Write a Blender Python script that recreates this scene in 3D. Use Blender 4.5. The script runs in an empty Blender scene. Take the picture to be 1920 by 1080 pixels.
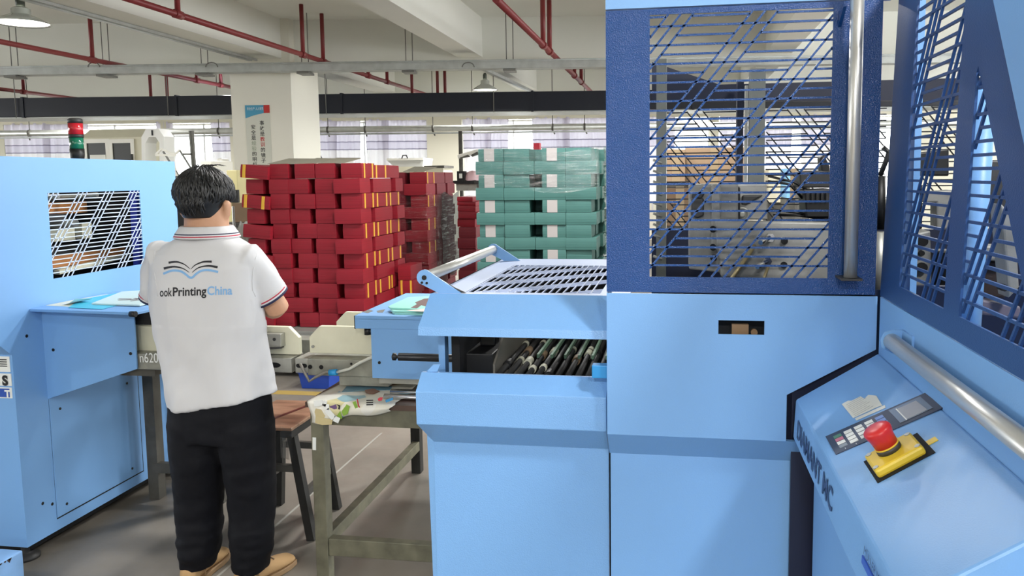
import bpy, bmesh, math, random
from mathutils import Vector, Matrix
from mathutils.geometry import tessellate_polygon
from mathutils.bvhtree import BVHTree
random.seed(7)
PI = math.pi
scn = bpy.context.scene
COL = scn.collection

# ------------------------------------------------------------------ camera
EYE = Vector((0, 0, 1.6))
FOC, U0, V0 = 1475.0, 1040.0, 470.0
AX = Vector((0.98831637, -0.00430844, 0.15235548))      # room axes seen in camera space
AY = Vector((0.15207528, 0.09471355, -0.98382034))
AZ = Vector((-0.01019139, 0.99549524, 0.09426216))
cam_data = bpy.data.cameras.new('camera')
cam = bpy.data.objects.new('camera', cam_data)
COL.objects.link(cam)
scn.camera = cam
M3 = Matrix((AX, AY, AZ))
cam.matrix_world = Matrix.Translation(EYE) @ M3.to_4x4()
cam_data.sensor_width = 36
cam_data.lens = FOC / 1920 * 36
cam_data.shift_x = (960 - U0) / 1920
cam_data.shift_y = (V0 - 540) / 1920
cam_data.clip_start = 0.05
cam_data.clip_end = 200

def at(u, v, x=None, y=None, z=None):
    """where the sight line of a photo point meets the plane X=x, Y=y or Z=z"""
    d = M3 @ Vector((u - U0, V0 - v, -FOC))
    t = x / d.x if x is not None else y / d.y if y is not None else (z - 1.6) / d.z
    return EYE + d * t

# ------------------------------------------------------------------ view, world, lamps and added fill
vs = scn.view_settings
vs.view_transform = 'Standard'
vs.look = 'None'
vs.gamma = 1
vs.use_curve_mapping = False
vs.exposure = 0.86
world = bpy.data.worlds.new('world')
scn.world = world
world.use_nodes = True
bg = world.node_tree.nodes['Background']
bg.inputs[0].default_value = (0.97, 0.985, 1.0, 1)
bg.inputs[1].default_value = 3.9

def disk_light(x, y, z, power, r=0.17, name='disk_light', col=(1, 0.99, 0.972), spread=170):
    l = bpy.data.lights.new(name, 'AREA')
    l.shape = 'DISK'
    l.size = 2 * r
    l.energy = power
    l.color = col
    l.spread = math.radians(spread)
    o = bpy.data.objects.new(name, l)
    o.location = (x, y, z)
    COL.objects.link(o)
    return o

for (x, y, p) in ((1.25, 0.25, 42), (-0.1, -3.0, 105), (1.3, -3.4, 95), (-3.6, -3.0, 30), (-0.7, -6.2, 120), (-0.2, 5.6, 55), (-1.3, 4.4, 36), (3.4, 5.0, 60), (-5.0, -0.5, 30), (3.0, 9.5, 70), (-8.0, 13.5, 90), (-12.0, 14.5, 90), (-4.0, 16.5, 90), (1.5, 16.0, 90), (-13.0, 9.0, 80)):  # ceiling lights without fixtures; front and far rows added to brighten the hall
    disk_light(x, y, 3.25, p)

# ------------------------------------------------------------------ materials
MATS = {}
def srgb(r, g, b):
    f = lambda c: c / 12.92 if c <= 0.04045 else ((c + 0.055) / 1.055) ** 2.4
    return (f(r / 255), f(g / 255), f(b / 255), 1)

def mat(name, rgb, rough=0.5, metal=0.0, bump=0.0, bscale=200, var=0.0, vscale=4, spec=0.5, emit=0, stretch=None, **kw):
    if name in MATS: return MATS[name]
    m = bpy.data.materials.new(name)
    m.use_nodes = True
    nt = m.node_tree
    b = nt.nodes['Principled BSDF']
    c = srgb(*rgb)
    b.inputs['Base Color'].default_value = c
    b.inputs['Roughness'].default_value = rough
    b.inputs['Metallic'].default_value = metal
    b.inputs['Specular IOR Level'].default_value = spec
    if emit:
        b.inputs['Emission Color'].default_value = c
        b.inputs['Emission Strength'].default_value = emit
    for k, v in kw.items(): b.inputs[k].default_value = v
    tc = nt.nodes.new('ShaderNodeTexCoord')
    vec = tc.outputs['Object']
    if stretch:
        mp = nt.nodes.new('ShaderNodeMapping')
        mp.inputs['Scale'].default_value = stretch
        nt.links.new(vec, mp.inputs['Vector'])
        vec = mp.outputs['Vector']
    if var:
        n = nt.nodes.new('ShaderNodeTexNoise')
        n.inputs['Scale'].default_value = vscale
        n.inputs['Detail'].default_value = 6
        nt.links.new(vec, n.inputs['Vector'])
        r = nt.nodes.new('ShaderNodeMapRange')
        r.inputs[1].default_value = 0.3; r.inputs[2].default_value = 0.7
        r.inputs[3].default_value = 1 - var; r.inputs[4].default_value = 1 + var
        nt.links.new(n.outputs['Fac'], r.inputs[0])
        mx = nt.nodes.new('ShaderNodeMix'); mx.data_type = 'RGBA'; mx.blend_type = 'MULTIPLY'
        mx.inputs[0].default_value = 1
        mx.inputs[6].default_value = c
        cb = nt.nodes.new('ShaderNodeCombineColor')
        for i in range(3): nt.links.new(r.outputs[0], cb.inputs[i])
        nt.links.new(cb.outputs[0], mx.inputs[7])
        nt.links.new(mx.outputs[2], b.inputs['Base Color'])
    if bump:
        n = nt.nodes.new('ShaderNodeTexNoise')
        n.inputs['Scale'].default_value = bscale
        n.inputs['Detail'].default_value = 2
        nt.links.new(vec, n.inputs['Vector'])
        bp = nt.nodes.new('ShaderNodeBump')
        bp.inputs['Strength'].default_value = bump
        bp.inputs['Distance'].default_value = 0.002
        nt.links.new(n.outputs['Fac'], bp.inputs['Height'])
        nt.links.new(bp.outputs['Normal'], b.inputs['Normal'])
    MATS[name] = m
    return m

def paint(name, rgb, bump=0.12, bscale=420, rough=0.42, var=0.03):
    return mat(name, rgb, rough, bump=bump, bscale=bscale, var=var, vscale=2.2)

LB = paint('light_blue_paint', (121, 170, 223))
LBR = paint('light_blue_textured_paint', (121, 170, 223), bump=0.4, bscale=430, rough=0.28)
DB = paint('dark_blue_paint', (16, 68, 132), bump=0.75, bscale=430, rough=0.22, var=0.02)
DBF = paint('dark_blue_flat_paint', (34, 70, 124), bump=0.25, bscale=520, rough=0.4, var=0.02)
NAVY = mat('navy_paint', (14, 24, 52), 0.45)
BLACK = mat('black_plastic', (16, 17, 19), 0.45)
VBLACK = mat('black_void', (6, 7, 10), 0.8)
ALU = mat('brushed_aluminium', (206, 206, 202), 0.36, 0.75, bump=0.05, bscale=60, stretch=(8, 1, 8))
STEEL = mat('worn_steel', (168, 168, 160), 0.42, 0.55, var=0.22, vscale=9, bump=0.1, bscale=60)
CAST = mat('cast_iron', (150, 150, 146), 0.55, 0.3, var=0.3, vscale=9, bump=0.3, bscale=80)
CASTD = mat('dark_cast_iron', (60, 60, 60), 0.5, 0.3, var=0.3, vscale=9)
CHROME = mat('chrome', (225, 225, 225), 0.15, 1.0)
IVORY = mat('ivory_plastic', (226, 224, 200), 0.45, var=0.08, vscale=7)
WHITEP = mat('white_panel', (228, 228, 220), 0.5)
PLASTER = mat('plaster', (232, 230, 218), 0.85, var=0.03, vscale=0.7)
CEILM = mat('ceiling_paint', (234, 235, 228), 0.9, var=0.03, vscale=0.6)
WALLF = mat('front_wall_paint', (206, 202, 190), 0.85)
WALLM = mat('wall_paint', (226, 222, 204), 0.85)
PIPER = mat('red_pipe_paint', (128, 44, 46), 0.45)
DUCT = mat('duct_navy', (11, 18, 34), 0.5, var=0.1, vscale=1.5)
GALV = mat('galvanised_steel', (186, 190, 188), 0.45, 0.45, var=0.12, vscale=7)
SILVER = mat('silver_lagging', (200, 202, 196), 0.35, 0.5, var=0.1, vscale=8)
CARDB = mat('cardboard', (134, 112, 88), 0.85, var=0.06, vscale=6)
OLIVE = mat('olive_frame_paint', (112, 110, 92), 0.55, 0.2, var=0.25, vscale=16)
DARKFR = mat('dark_frame_paint', (42, 42, 40), 0.5, 0.2, var=0.25, vscale=12)
GREYFR = mat('grey_frame_paint', (86, 84, 78), 0.55, 0.2, var=0.25, vscale=12)
WOODB = mat('orange_board', (176, 118, 66), 0.5, var=0.15, vscale=9)
BLUEBIN = mat('blue_bin', (34, 74, 176), 0.45)
TEALP = mat('teal_cover', (120, 204, 214), 0.4)
SKYP = mat('sky_blue_cover', (70, 190, 222), 0.35)
PAPERW = mat('white_paper', (232, 234, 230), 0.6)
YELLOWP = mat('yellow_plastic', (224, 192, 56), 0.45)
REDBTN = mat('red_plastic', (206, 44, 44), 0.35)
BLUEK = mat('blue_key', (120, 150, 210), 0.5)
GREYPANEL = mat('grey_console_panel', (58, 66, 86), 0.5)
SKIN = mat('skin', (196, 150, 120), 0.5, var=0.05, vscale=30, spec=0.35)
PINK = mat('pink_wrap', (228, 190, 196), 0.4)
WIREM = mat('wire_grey', (120, 120, 116), 0.5, 0.4)

# ------------------------------------------------------------------ mesh helper
class MB:
    def __init__(s):
        s.v = []; s.f = []; s.m = []; s.s = []
    def add(s, vs_, fs, mi=0, smooth=False):
        o = len(s.v)
        s.v += [tuple(p) for p in vs_]
        for f in fs:
            s.f.append([i + o for i in f]); s.m.append(mi); s.s.append(smooth)
        return s
    def box(s, x0, x1, y0, y1, z0, z1, mi=0):
        p = [(x, y, z) for z in (z0, z1) for y in (y0, y1) for x in (x0, x1)]
        return s.add(p, [(0, 2, 3, 1), (4, 5, 7, 6), (0, 1, 5, 4), (2, 6, 7, 3), (0, 4, 6, 2), (1, 3, 7, 5)], mi)
    def obox(s, c, ax, ay, az, mi=0):
        c = Vector(c); ax = Vector(ax); ay = Vector(ay); az = Vector(az)
        p = [c + ax * i + ay * j + az * k for k in (-1, 1) for j in (-1, 1) for i in (-1, 1)]
        return s.add(p, [(0, 2, 3, 1), (4, 5, 7, 6), (0, 1, 5, 4), (2, 6, 7, 3), (0, 4, 6, 2), (1, 3, 7, 5)], mi)
    def bar(s, a, b, w, h, up=(0, 0, 1), mi=0):
        a = Vector(a); b = Vector(b); d = b - a; L = d.length; d /= L
        u = Vector(up); sd = d.cross(u)
        if sd.length < 1e-4: sd = d.cross(Vector((1, 0, 0)))
        sd.normalize(); u = sd.cross(d).normalized()
        return s.obox((a + b) / 2, d * (L / 2), sd * (w / 2), u * (h / 2), mi)
    def prism(s, poly, axis, a, b, mi=0):
        """poly: 2-D points in the two other axes (in x,y,z order); extruded from a to b"""
        def P(q, t):
            return (t, q[0], q[1]) if axis == 'x' else (q[0], t, q[1]) if axis == 'y' else (q[0], q[1], t)
        n = len(poly)
        vs_ = [P(q, a) for q in poly] + [P(q, b) for q in poly]
        fs = [list(range(n))[::-1], list(range(n, 2 * n))]
        for i in range(n):
            j = (i + 1) % n
            fs.append((i, j, n + j, n + i))
        return s.add(vs_, fs, mi)
    def plate(s, O, eu, ev, outer, holes, th, mi=0):
        """flat plate with holes; O + u*eu + v*ev, thickness th along -normal"""
        O = Vector(O); eu = Vector(eu); ev = Vector(ev); nn = eu.cross(ev).normalized()
        loops = [outer] + list(holes)
        pts = [q for l in loops for q in l]
        tris = tessellate_polygon([[Vector((q[0], q[1], 0)) for q in l] for l in loops])
        n = len(pts)
        F = [O + eu * q[0] + ev * q[1] for q in pts]
        vs_ = F + [p - nn * th for p in F]
        fs = [tuple(t) for t in tris] + [tuple(i + n for i in t[::-1]) for t in tris]
        k = 0
        for l in loops:
            m = len(l)
            for i in range(m):
                j = (i + 1) % m
                fs.append((k + i, k + j, n + k + j, n + k + i))
            k += m
        return s.add(vs_, fs, mi)
    def ring(s, c, u, w, ru, rw, n):
        return [c + u * (ru * math.cos(2 * PI * i / n)) + w * (rw * math.sin(2 * PI * i / n)) for i in range(n)]
    def loft(s, rings, caps=True, mi=0, smooth=True, mis=None):
        n = len(rings[0]); vs_ = [p for r in rings for p in r]
        o = len(s.v)
        for k in range(len(rings) - 1):
            pass
        s.v += [tuple(p) for p in vs_]
        for k in range(len(rings) - 1):
            for i in range(n):
                j = (i + 1) % n
                s.f.append([o + k * n + i, o + k * n + j, o + (k + 1) * n + j, o + (k + 1) * n + i])
                s.m.append(mis[k] if mis else mi); s.s.append(smooth)
        if caps:
            for idx, rev in ((0, True), (len(rings) - 1, False)):
                f = [o + idx * n + i for i in range(n)]
                s.f.append(f[::-1] if rev else f); s.m.append(mi); s.s.append(False)
        return s
    def tube(s, pts, r, n=10, caps=True, mi=0):
        pts = [Vector(p) for p in pts]
        rr = r if isinstance(r, (list, tuple)) else [r] * len(pts)
        rings = []; u = None
        for i, p in enumerate(pts):
            d = (pts[min(i + 1, len(pts) - 1)] - pts[max(i - 1, 0)]).normalized()
            if u is None:
                u = d.cross(Vector((0, 0, 1)))
                if u.length < 0.05: u = d.cross(Vector((0, 1, 0)))
            u = (u - d * u.dot(d)).normalized()
            w = d.cross(u)
            rings.append(s.ring(p, u, w, rr[i], rr[i], n))
        return s.loft(rings, caps, mi)
    def cyl(s, a, b, r, n=16, mi=0, r2=None):
        return s.tube([a, b], [r, r if r2 is None else r2], n, True, mi)
    def lathe(s, c, prof, n=32, mi=0, caps=False, axis=(0, 0, 1), mis=None):
        c = Vector(c); a = Vector(axis).normalized()
        u = a.cross(Vector((0, 1, 0)))
        if u.length < 0.05: u = a.cross(Vector((1, 0, 0)))
        u.normalize(); w = a.cross(u)
        return s.loft([s.ring(c + a * z, u, w, r, r, n) for r, z in prof], caps, mi, True, mis)
    def grid(s, fn, nu, nv, mi=0, smooth=True):
        vs_ = [fn(i / nu, j / nv) for j in range(nv + 1) for i in range(nu + 1)]
        w = nu + 1
        return s.add(vs_, [(j * w + i, j * w + i + 1, (j + 1) * w + i + 1, (j + 1) * w + i) for j in range(nv) for i in range(nu)], mi, smooth)
    def mesh(s, name, mats):
        me = bpy.data.meshes.new(name)
        me.from_pydata(s.v, [], s.f)
        for m in (mats if isinstance(mats, (list, tuple)) else [mats]): me.materials.append(m)
        me.polygons.foreach_set('material_index', s.m)
        me.polygons.foreach_set('use_smooth', s.s)
        bm = bmesh.new(); bm.from_mesh(me)
        bmesh.ops.recalc_face_normals(bm, faces=bm.faces)
        bm.to_mesh(me); bm.free()
        me.update()
        return me
    def build(s, name, mats, parent=None, bevel=0, seg=2, thick=0):
        o = bpy.data.objects.new(name, s.mesh(name, mats))
        COL.objects.link(o)
        if parent is not None: adopt(o, parent)
        if thick:
            md = o.modifiers.new('thickness', 'SOLIDIFY'); md.thickness = thick; md.offset = 0
        if bevel:
            md = o.modifiers.new('bevel', 'BEVEL'); md.width = bevel; md.segments = seg
            md.limit_method = 'ANGLE'; md.angle_limit = math.radians(40)
        return o

def wmat(o):
    m = Matrix.LocRotScale(o.location, o.rotation_euler, o.scale)
    return wmat(o.parent) @ o.matrix_parent_inverse @ m if o.parent else m

def adopt(o, parent):
    o.parent = parent
    o.matrix_parent_inverse = wmat(parent).inverted()

def tag(o, label, cat, group=None, kind=None):
    o['label'] = label; o['category'] = cat
    if group: o['group'] = group
    if kind: o['kind'] = kind
    return o

def thing(name, label, cat, loc=(0, 0, 0), group=None):
    o = bpy.data.objects.new(name, None)
    o.empty_display_size = 0.1
    o.location = loc
    COL.objects.link(o)
    return tag(o, label, cat, group)

def struct(o):
    o['kind'] = 'structure'
    return o

def copy_tree(o, parent=None):
    c = o.copy(); COL.objects.link(c)
    if parent: c.parent = parent
    for ch in o.children: copy_tree(ch, c)
    return c

def clip(p, d, poly):
    """part of the line p + t d inside a convex polygon"""
    t0, t1 = -1e9, 1e9
    n = len(poly)
    area = sum(poly[i][0] * poly[(i + 1) % n][1] - poly[(i + 1) % n][0] * poly[i][1] for i in range(n))
    sg = 1 if area > 0 else -1
    for i in range(n):
        a, b = poly[i], poly[(i + 1) % n]
        nx, ny = -(b[1] - a[1]) * sg, (b[0] - a[0]) * sg
        den = nx * d[0] + ny * d[1]
        num = nx * (p[0] - a[0]) + ny * (p[1] - a[1])
        if abs(den) < 1e-12:
            if num < 0: return None
            continue
        t = -num / den
        if den > 0: t0 = max(t0, t)
        else: t1 = min(t1, t)
    return (t0, t1) if t1 - t0 > 1e-4 else None

def grille(mb, O, eu, ev, poly, lean=1, off=0.0, pitch=0.0189, bw=0.0042, th=0.003, slope=1.235, period=0.174, gap=0.0262, vo=0.006):
    """laser-cut guard: rows of bars crossed by triple slanting bars"""
    O = Vector(O); eu = Vector(eu); ev = Vector(ev); nn = eu.cross(ev).normalized()
    P = lambda q: O + eu * q[0] + ev * q[1] - nn * (th / 2)
    us = [q[0] for q in poly]; vv = [q[1] for q in poly]
    umin, umax, vmin, vmax = min(us), max(us), min(vv), max(vv)
    dirv = (lean / slope, 1.0)
    def seg(a, b):
        if (Vector(a) - Vector(b)).length > 0.002: mb.bar(P(a), P(b), bw, th, nn)
    starts = []
    k0 = -8
    for k in range(k0, 14):
        base = umin + off + k * period
        tri = [base, base + gap, base + 2 * gap]
        starts.append(tri)
        for u in tri:
            c = clip((u, vmin), dirv, poly)
            if c: seg((u + dirv[0] * c[0], vmin + c[0]), (u + dirv[0] * c[1], vmin + c[1]))
    r = 0
    v = vmin + vo + pitch
    while v < vmax - 0.003:
        c = clip((umin, v), (1, 0), poly)
        if c:
            a, b = umin + c[0], umin + c[1]
            if r % 2 == 0: seg((a, v), (b, v))
            else:
                cuts = sorted((t[0] + dirv[0] * (v - vmin), t[2] + dirv[0] * (v - vmin)) for t in starts)
                cur = a
                for lo, hi in cuts:
                    if hi <= a or lo >= b: continue
                    if lo > cur: seg((cur, v), (lo, v))
                    cur = max(cur, hi)
                if cur < b: seg((cur, v), (b, v))
        r += 1; v += pitch
    return mb

def rect(a, b, c, d): return [(a, c), (b, c), (b, d), (a, d)]

FONT_CACHE = {}
def text_mesh(txt, size, bold=0.0, extrude=0.0, space=1.0, align='LEFT'):
    cu = bpy.data.curves.new('lettering', 'FONT')
    cu.body = txt; cu.size = size; cu.offset = bold; cu.extrude = extrude; cu.space_character = space
    cu.align_x = align; cu.resolution_u = 4
    o = bpy.data.objects.new('lettering', cu)
    COL.objects.link(o)
    dg = bpy.context.evaluated_depsgraph_get()
    me = bpy.data.meshes.new_from_object(o.evaluated_get(dg))
    bpy.data.objects.remove(o)
    return me

def lettering(name, txt, O, eu, ev, size, m, parent, bold=0.0, width=None, align='LEFT', lift=0.0008):
    """flat letters lying on the plane O, eu, ev"""
    me = text_mesh(txt, size, bold, 0, 1.0, align)
    O = Vector(O); eu = Vector(eu); ev = Vector(ev); nn = eu.cross(ev).normalized()
    xs = [v.co.x for v in me.vertices]
    k = (width / (max(xs) - min(xs))) if (width and xs) else 1
    for v in me.vertices:
        v.co = O + eu * (v.co.x * k) + ev * v.co.y + nn * lift
    me.materials.clear(); me.materials.append(m)
    o = bpy.data.objects.new(name, me); COL.objects.link(o)
    if parent is not None: adopt(o, parent)
    return o

# ------------------------------------------------------------------ the room
YAW = math.radians(7.5)
BU = Vector((math.cos(YAW), math.sin(YAW), 0)); BN = Vector((-math.sin(YAW), math.cos(YAW), 0)); UP = Vector((0, 0, 1))
def atb(u, v, c):
    """sight line against the building plane at distance c"""
    d = M3 @ Vector((u - U0, V0 - v, -FOC))
    return EYE + d * (c / d.dot(BN))
def bs(p): return p.dot(BU)
def bp(s, c, z): return BU * s + BN * c + UP * z
def bbox(mb, s0, s1, c0, c1, z0, z1, mi=0):
    return mb.obox(bp((s0 + s1) / 2, (c0 + c1) / 2, (z0 + z1) / 2), BU * ((s1 - s0) / 2), BN * ((c1 - c0) / 2), UP * ((z1 - z0) / 2), mi)

# floor: dark grey sealed concrete with scuffs
fm = mat('concrete_floor', (122, 116, 107), 0.42, bump=0.15, bscale=45, var=0.34, vscale=1.3)
nt = fm.node_tree
tcn = nt.nodes.new('ShaderNodeTexCoord'); ns = nt.nodes.new('ShaderNodeTexNoise')
ns.inputs['Scale'].default_value = 9; ns.inputs['Detail'].default_value = 8
rg = nt.nodes.new('ShaderNodeMapRange'); rg.inputs[3].default_value = 0.28; rg.inputs[4].default_value = 0.62
nt.links.new(tcn.outputs['Object'], ns.inputs['Vector']); nt.links.new(ns.outputs['Fac'], rg.inputs[0])
nt.links.new(rg.outputs[0], nt.nodes['Principled BSDF'].inputs['Roughness'])
struct(MB().box(-26, 14, -9, 27, -0.1, 0).build('floor', fm))
CEIL = 4.05
cm = MB().box(-26, 14, -9, 27, CEIL, CEIL + 0.15)
struct(cm.build('ceiling', CEILM))
struct(MB().box(-26, 14, -9.2, -9.0, 0, 4.05).build('wall_front', WALLF))
# beams along the hall and the cross beam the column carries
CB = 12.4
for i, (x0, x1) in enumerate(((-6.45, -6.02), (-3.36, -2.98), (1.35, 1.75))):
    struct(MB().box(x0, x1, -8, 20, 3.45, CEIL).build('trim_%d' % (i + 1), CEILM))
m = MB(); bbox(m, -22, 12, CB, CB + 0.35, 3.3, CEIL)
struct(m.build('trim_4', CEILM))
m = MB(); bbox(m, -22, 12, 17.2, 17.5, 3.35, CEIL)
struct(m.build('trim_5', CEILM))
# column
pA = atb(434, 200, CB - 0.15); pB = atb(547, 200, CB - 0.15)
m = MB(); m.prism([(pA.x, pA.y), (pB.x, pB.y), (pB.x, pB.y + 0.95), (pA.x, pA.y + 0.95)], 'z', 0, CEIL)
column = struct(m.build('column', PLASTER))
# back wall with window openings
WC = 19.3 * math.cos(YAW) + 5 * math.sin(YAW)
WTOP, WBOT = 3.02, 0.95
def sx(u): return bs(atb(u, 250, WC))
spans = [(18, 310), (322, 438), (560, 803), (868, 1152), (1172, 1330), (1345, 1700)]
spans = [(sx(a), sx(b)) for a, b in spans]
m = MB()
O = bp(0, WC, 0)
m.plate(O, BU, UP, [(-24, 0), (12, 0), (12, CEIL), (-24, CEIL)], [rect(a, b, WBOT, WTOP) for a, b in spans], -0.22)
struct(m.build('wall_back', WALLM))
GLASS = bpy.data.materials.new('window_glass'); GLASS.use_nodes = True
_nt = GLASS.node_tree; _nt.nodes.remove(_nt.nodes['Principled BSDF'])
_t = _nt.nodes.new('ShaderNodeBsdfTransparent'); _g = _nt.nodes.new('ShaderNodeBsdfGlossy'); _m = _nt.nodes.new('ShaderNodeMixShader')
_g.inputs['Roughness'].default_value = 0.02; _m.inputs[0].default_value = 0.06; _t.inputs['Color'].default_value = (0.95, 0.97, 0.97, 1)
_nt.links.new(_t.outputs[0], _m.inputs[1]); _nt.links.new(_g.outputs[0], _m.inputs[2]); _nt.links.new(_m.outputs[0], _nt.nodes['Material Output'].inputs['Surface'])
FRAMEM = mat('window_frame_white', (225, 225, 225), 0.5)
for i, (a, b) in enumerate(spans):
    m = MB()
    n = max(2, int((b - a) / 1.1))
    for k in range(n + 1):
        s = a + (b - a) * k / n
        bbox(m, s - 0.014, s + 0.014, WC + 0.06, WC + 0.12, WBOT, WTOP)
    for z in (WBOT + 0.03, 1.5, WTOP - 0.03): bbox(m, a, b, WC + 0.06, WC + 0.12, z - 0.02, z + 0.02)
    w = struct(m.build('window_%d' % (i + 1), FRAMEM))
    m = MB(); bbox(m, a, b, WC + 0.085, WC + 0.09, WBOT, WTOP)
    m.build('pane', GLASS, w)

# curtains: lilac grey sheers with two dark lines
def curtain_mat():
    mm = bpy.data.materials.new('curtain_cloth'); mm.use_nodes = True
    nt = mm.node_tree; out = nt.nodes['Material Output']; nt.nodes.remove(nt.nodes['Principled BSDF'])
    tc = nt.nodes.new('ShaderNodeTexCoord'); sp = nt.nodes.new('ShaderNodeSeparateXYZ')
    nt.links.new(tc.outputs['Object'], sp.inputs[0])
    cr = nt.nodes.new('ShaderNodeValToRGB'); cr.color_ramp.interpolation = 'CONSTANT'
    mr = nt.nodes.new('ShaderNodeMapRange'); mr.inputs[1].default_value = 0; mr.inputs[2].default_value = 3.2
    nt.links.new(sp.outputs['Z'], mr.inputs[0]); nt.links.new(mr.outputs[0], cr.inputs[0])
    els = cr.color_ramp.elements
    white, lil, dk = srgb(224, 222, 224), srgb(204, 200, 214), srgb(130, 126, 146)
    els[0].position = 0; els[0].color = white
    els[1].position = 2.30 / 3.2; els[1].color = dk
    for z, c in ((2.325, lil), (2.485, dk), (2.51, srgb(214, 210, 222))):
        e = els.new(z / 3.2); e.color = c
    d = nt.nodes.new('ShaderNodeBsdfDiffuse'); t = nt.nodes.new('ShaderNodeBsdfTranslucent'); mx = nt.nodes.new('ShaderNodeMixShader')
    mx.inputs[0].default_value = 0.45
    for n in (d, t): nt.links.new(cr.outputs[0], n.inputs['Color'])
    nt.links.new(d.outputs[0], mx.inputs[1]); nt.links.new(t.outputs[0], mx.inputs[2]); nt.links.new(mx.outputs[0], out.inputs['Surface'])
    return mm
CURT = curtain_mat()
cur_def = [(18, 100, 'left end of the hall'), (91, 168, 'beside the green and red signal tower'), (305, 331, 'beside the white bracket'),
           (401, 438, 'directly left of the column'), (575, 634, 'directly right of the column'), (625, 676, 'left of the bright window gap above the red stack'), (691, 730, 'right of the bright window gap above the red stack'), (720, 801, 'beside the bare wall pier'),
           (872, 921, 'behind the dark pole by the teal stack'), (911, 952, 'left of the bright gap above the teal stack'), (1001, 1066, 'right of the bright gap above the teal stack'), (1057, 1150, 'next to the tall guard cabinet'),
           (1175, 1262, 'seen through left of the guard door grille'), (1350, 1480, 'seen through right of the guard door grille'), (1500, 1640, 'seen behind the guard door handle')]
for i, (a, b, where) in enumerate(cur_def):
    s0, s1 = sx(a - 1.2), sx(b + 1.2); dep = 0.11 if i % 2 else 0.2; L = s1 - s0; ph = random.random() * 6; nf = max(3, int(L / 0.17))
    def fn(u, v, s0=s0, L=L, ph=ph, nf=nf, dep=dep):
        z = 0.75 + v * 2.3
        d = 0.045 * math.sin(u * nf * 2 * PI + ph) + 0.02 * math.sin(u * nf * 4.3 + ph * 2 + v * 2)
        return bp(s0 + u * L + 0.02 * math.sin(v * 5 + u * 9), WC - dep + d * 0.8, z)
    o = MB().grid(fn, nf * 8, 6).build('curtain', CURT)
    tag(o, 'lilac grey curtain ' + where, 'curtain', 'window curtains')

# ventilation duct, tray, lagged pipe
DC = 14.2 * math.cos(YAW) + 1.2 * math.sin(YAW) - 0.1
duct = thing('ventilation_duct', 'long dark navy rectangular air duct hung across the hall', 'duct', bp(-6, DC, 2.93))
m = MB(); bbox(m, -20, 8, DC, DC + 0.9, 2.76, 3.1)
m.build('duct_body', DUCT, duct, bevel=0.01)
for u in (42, 330, 640, 998, 1300):
    s = bs(atb(u, 195, DC)); m = MB(); bbox(m, s - 0.02, s + 0.02, DC - 0.015, DC + 0.92, 2.745, 3.115); m.build('flange', DUCT, duct)
for u in (31, 316, 612, 926):
    s = bs(atb(u, 195, DC)); m = MB(); m.cyl(bp(s, DC - 0.03, 2.74), bp(s, DC - 0.03, CEIL), 0.008, 6); m.build('hanger_rod', WIREM, duct)
m = MB(); bbox(m, -20, 8, DC + 0.05, DC + 0.85, 2.742, 2.76); m.build('underside_panel', GALV, duct)

TC = 11.75 * math.cos(YAW) + 1.0 * math.sin(YAW)
tray = thing('cable_tray', 'grey steel cable tray hung below the cross beam', 'cable tray', bp(-6, TC, 3.25))
m = MB(); bbox(m, -18, 8, TC, TC + 0.02, 3.19, 3.30); bbox(m, -18, 8, TC, TC + 0.2, 3.19, 3.2); bbox(m, -18, 8, TC + 0.18, TC + 0.2, 3.19, 3.30)
m.build('channel', GALV, tray)
m = MB()
for dz in (0.02, 0.05): m.cyl(bp(-18, TC - 0.02, 3.285 + dz * 0.5), bp(8, TC - 0.02, 3.285 + dz * 0.5), 0.008, 6)
m.build('conduit', GALV, tray)
for u in (19, 192, 378, 568, 765, 955, 1150):
    s = bs(atb(u, 120, TC))
    h = MB()
    for ds in (-0.05, 0.05): h.cyl(bp(s + ds, TC + 0.1, 3.15), bp(s + ds, TC + 0.1, CEIL), 0.007, 6)
    bbox(h, s - 0.09, s + 0.09, TC - 0.03, TC + 0.23, 3.15, 3.18)
    h.build('hanger', WIREM, tray)
for u in (176, 397, 878):
    p = atb(u, 126, TC - 0.03); m = MB()
    m.tube([p + BU * 0.09 * math.cos(a) + UP * (0.07 * math.sin(a)) for a in [PI * k / 8 for k in range(9)]], 0.008, 6)
    m.build('cable_loop', WIREM, tray)

PCc = 16.6 * math.cos(YAW) + 1.0 * math.sin(YAW)
sp = thing('lagged_pipe', 'thick silver lagged pipe running level under the dark duct', 'pipe', bp(-6, PCc, 2.62))
m = MB(); m.cyl(bp(-20, PCc, 2.62), bp(8, PCc, 2.62), 0.065, 16); m.build('lagging', SILVER, sp)
m = MB(); m.cyl(bp(-20, PCc - 0.1, 2.52), bp(8, PCc - 0.1, 2.52), 0.018, 8); m.build('lower_pipe', GALV, sp)
for u in (55, 410, 615, 685, 812, 886, 1036, 1096):
    s = bs(atb(u, 240, PCc)); m = MB()
    m.lathe(bp(s, PCc, 2.62), [(0.072, -0.02), (0.072, 0.02)], 16, caps=True, axis=BU); m.cyl(bp(s, PCc, 2.62), bp(s, PCc, CEIL), 0.008, 6)
    m.bar(bp(s, PCc - 0.05, 2.56), bp(s + 0.05, PCc - 0.08, 2.47), 0.02, 0.02)
    m.build('clamp', GREYFR, sp)

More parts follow.
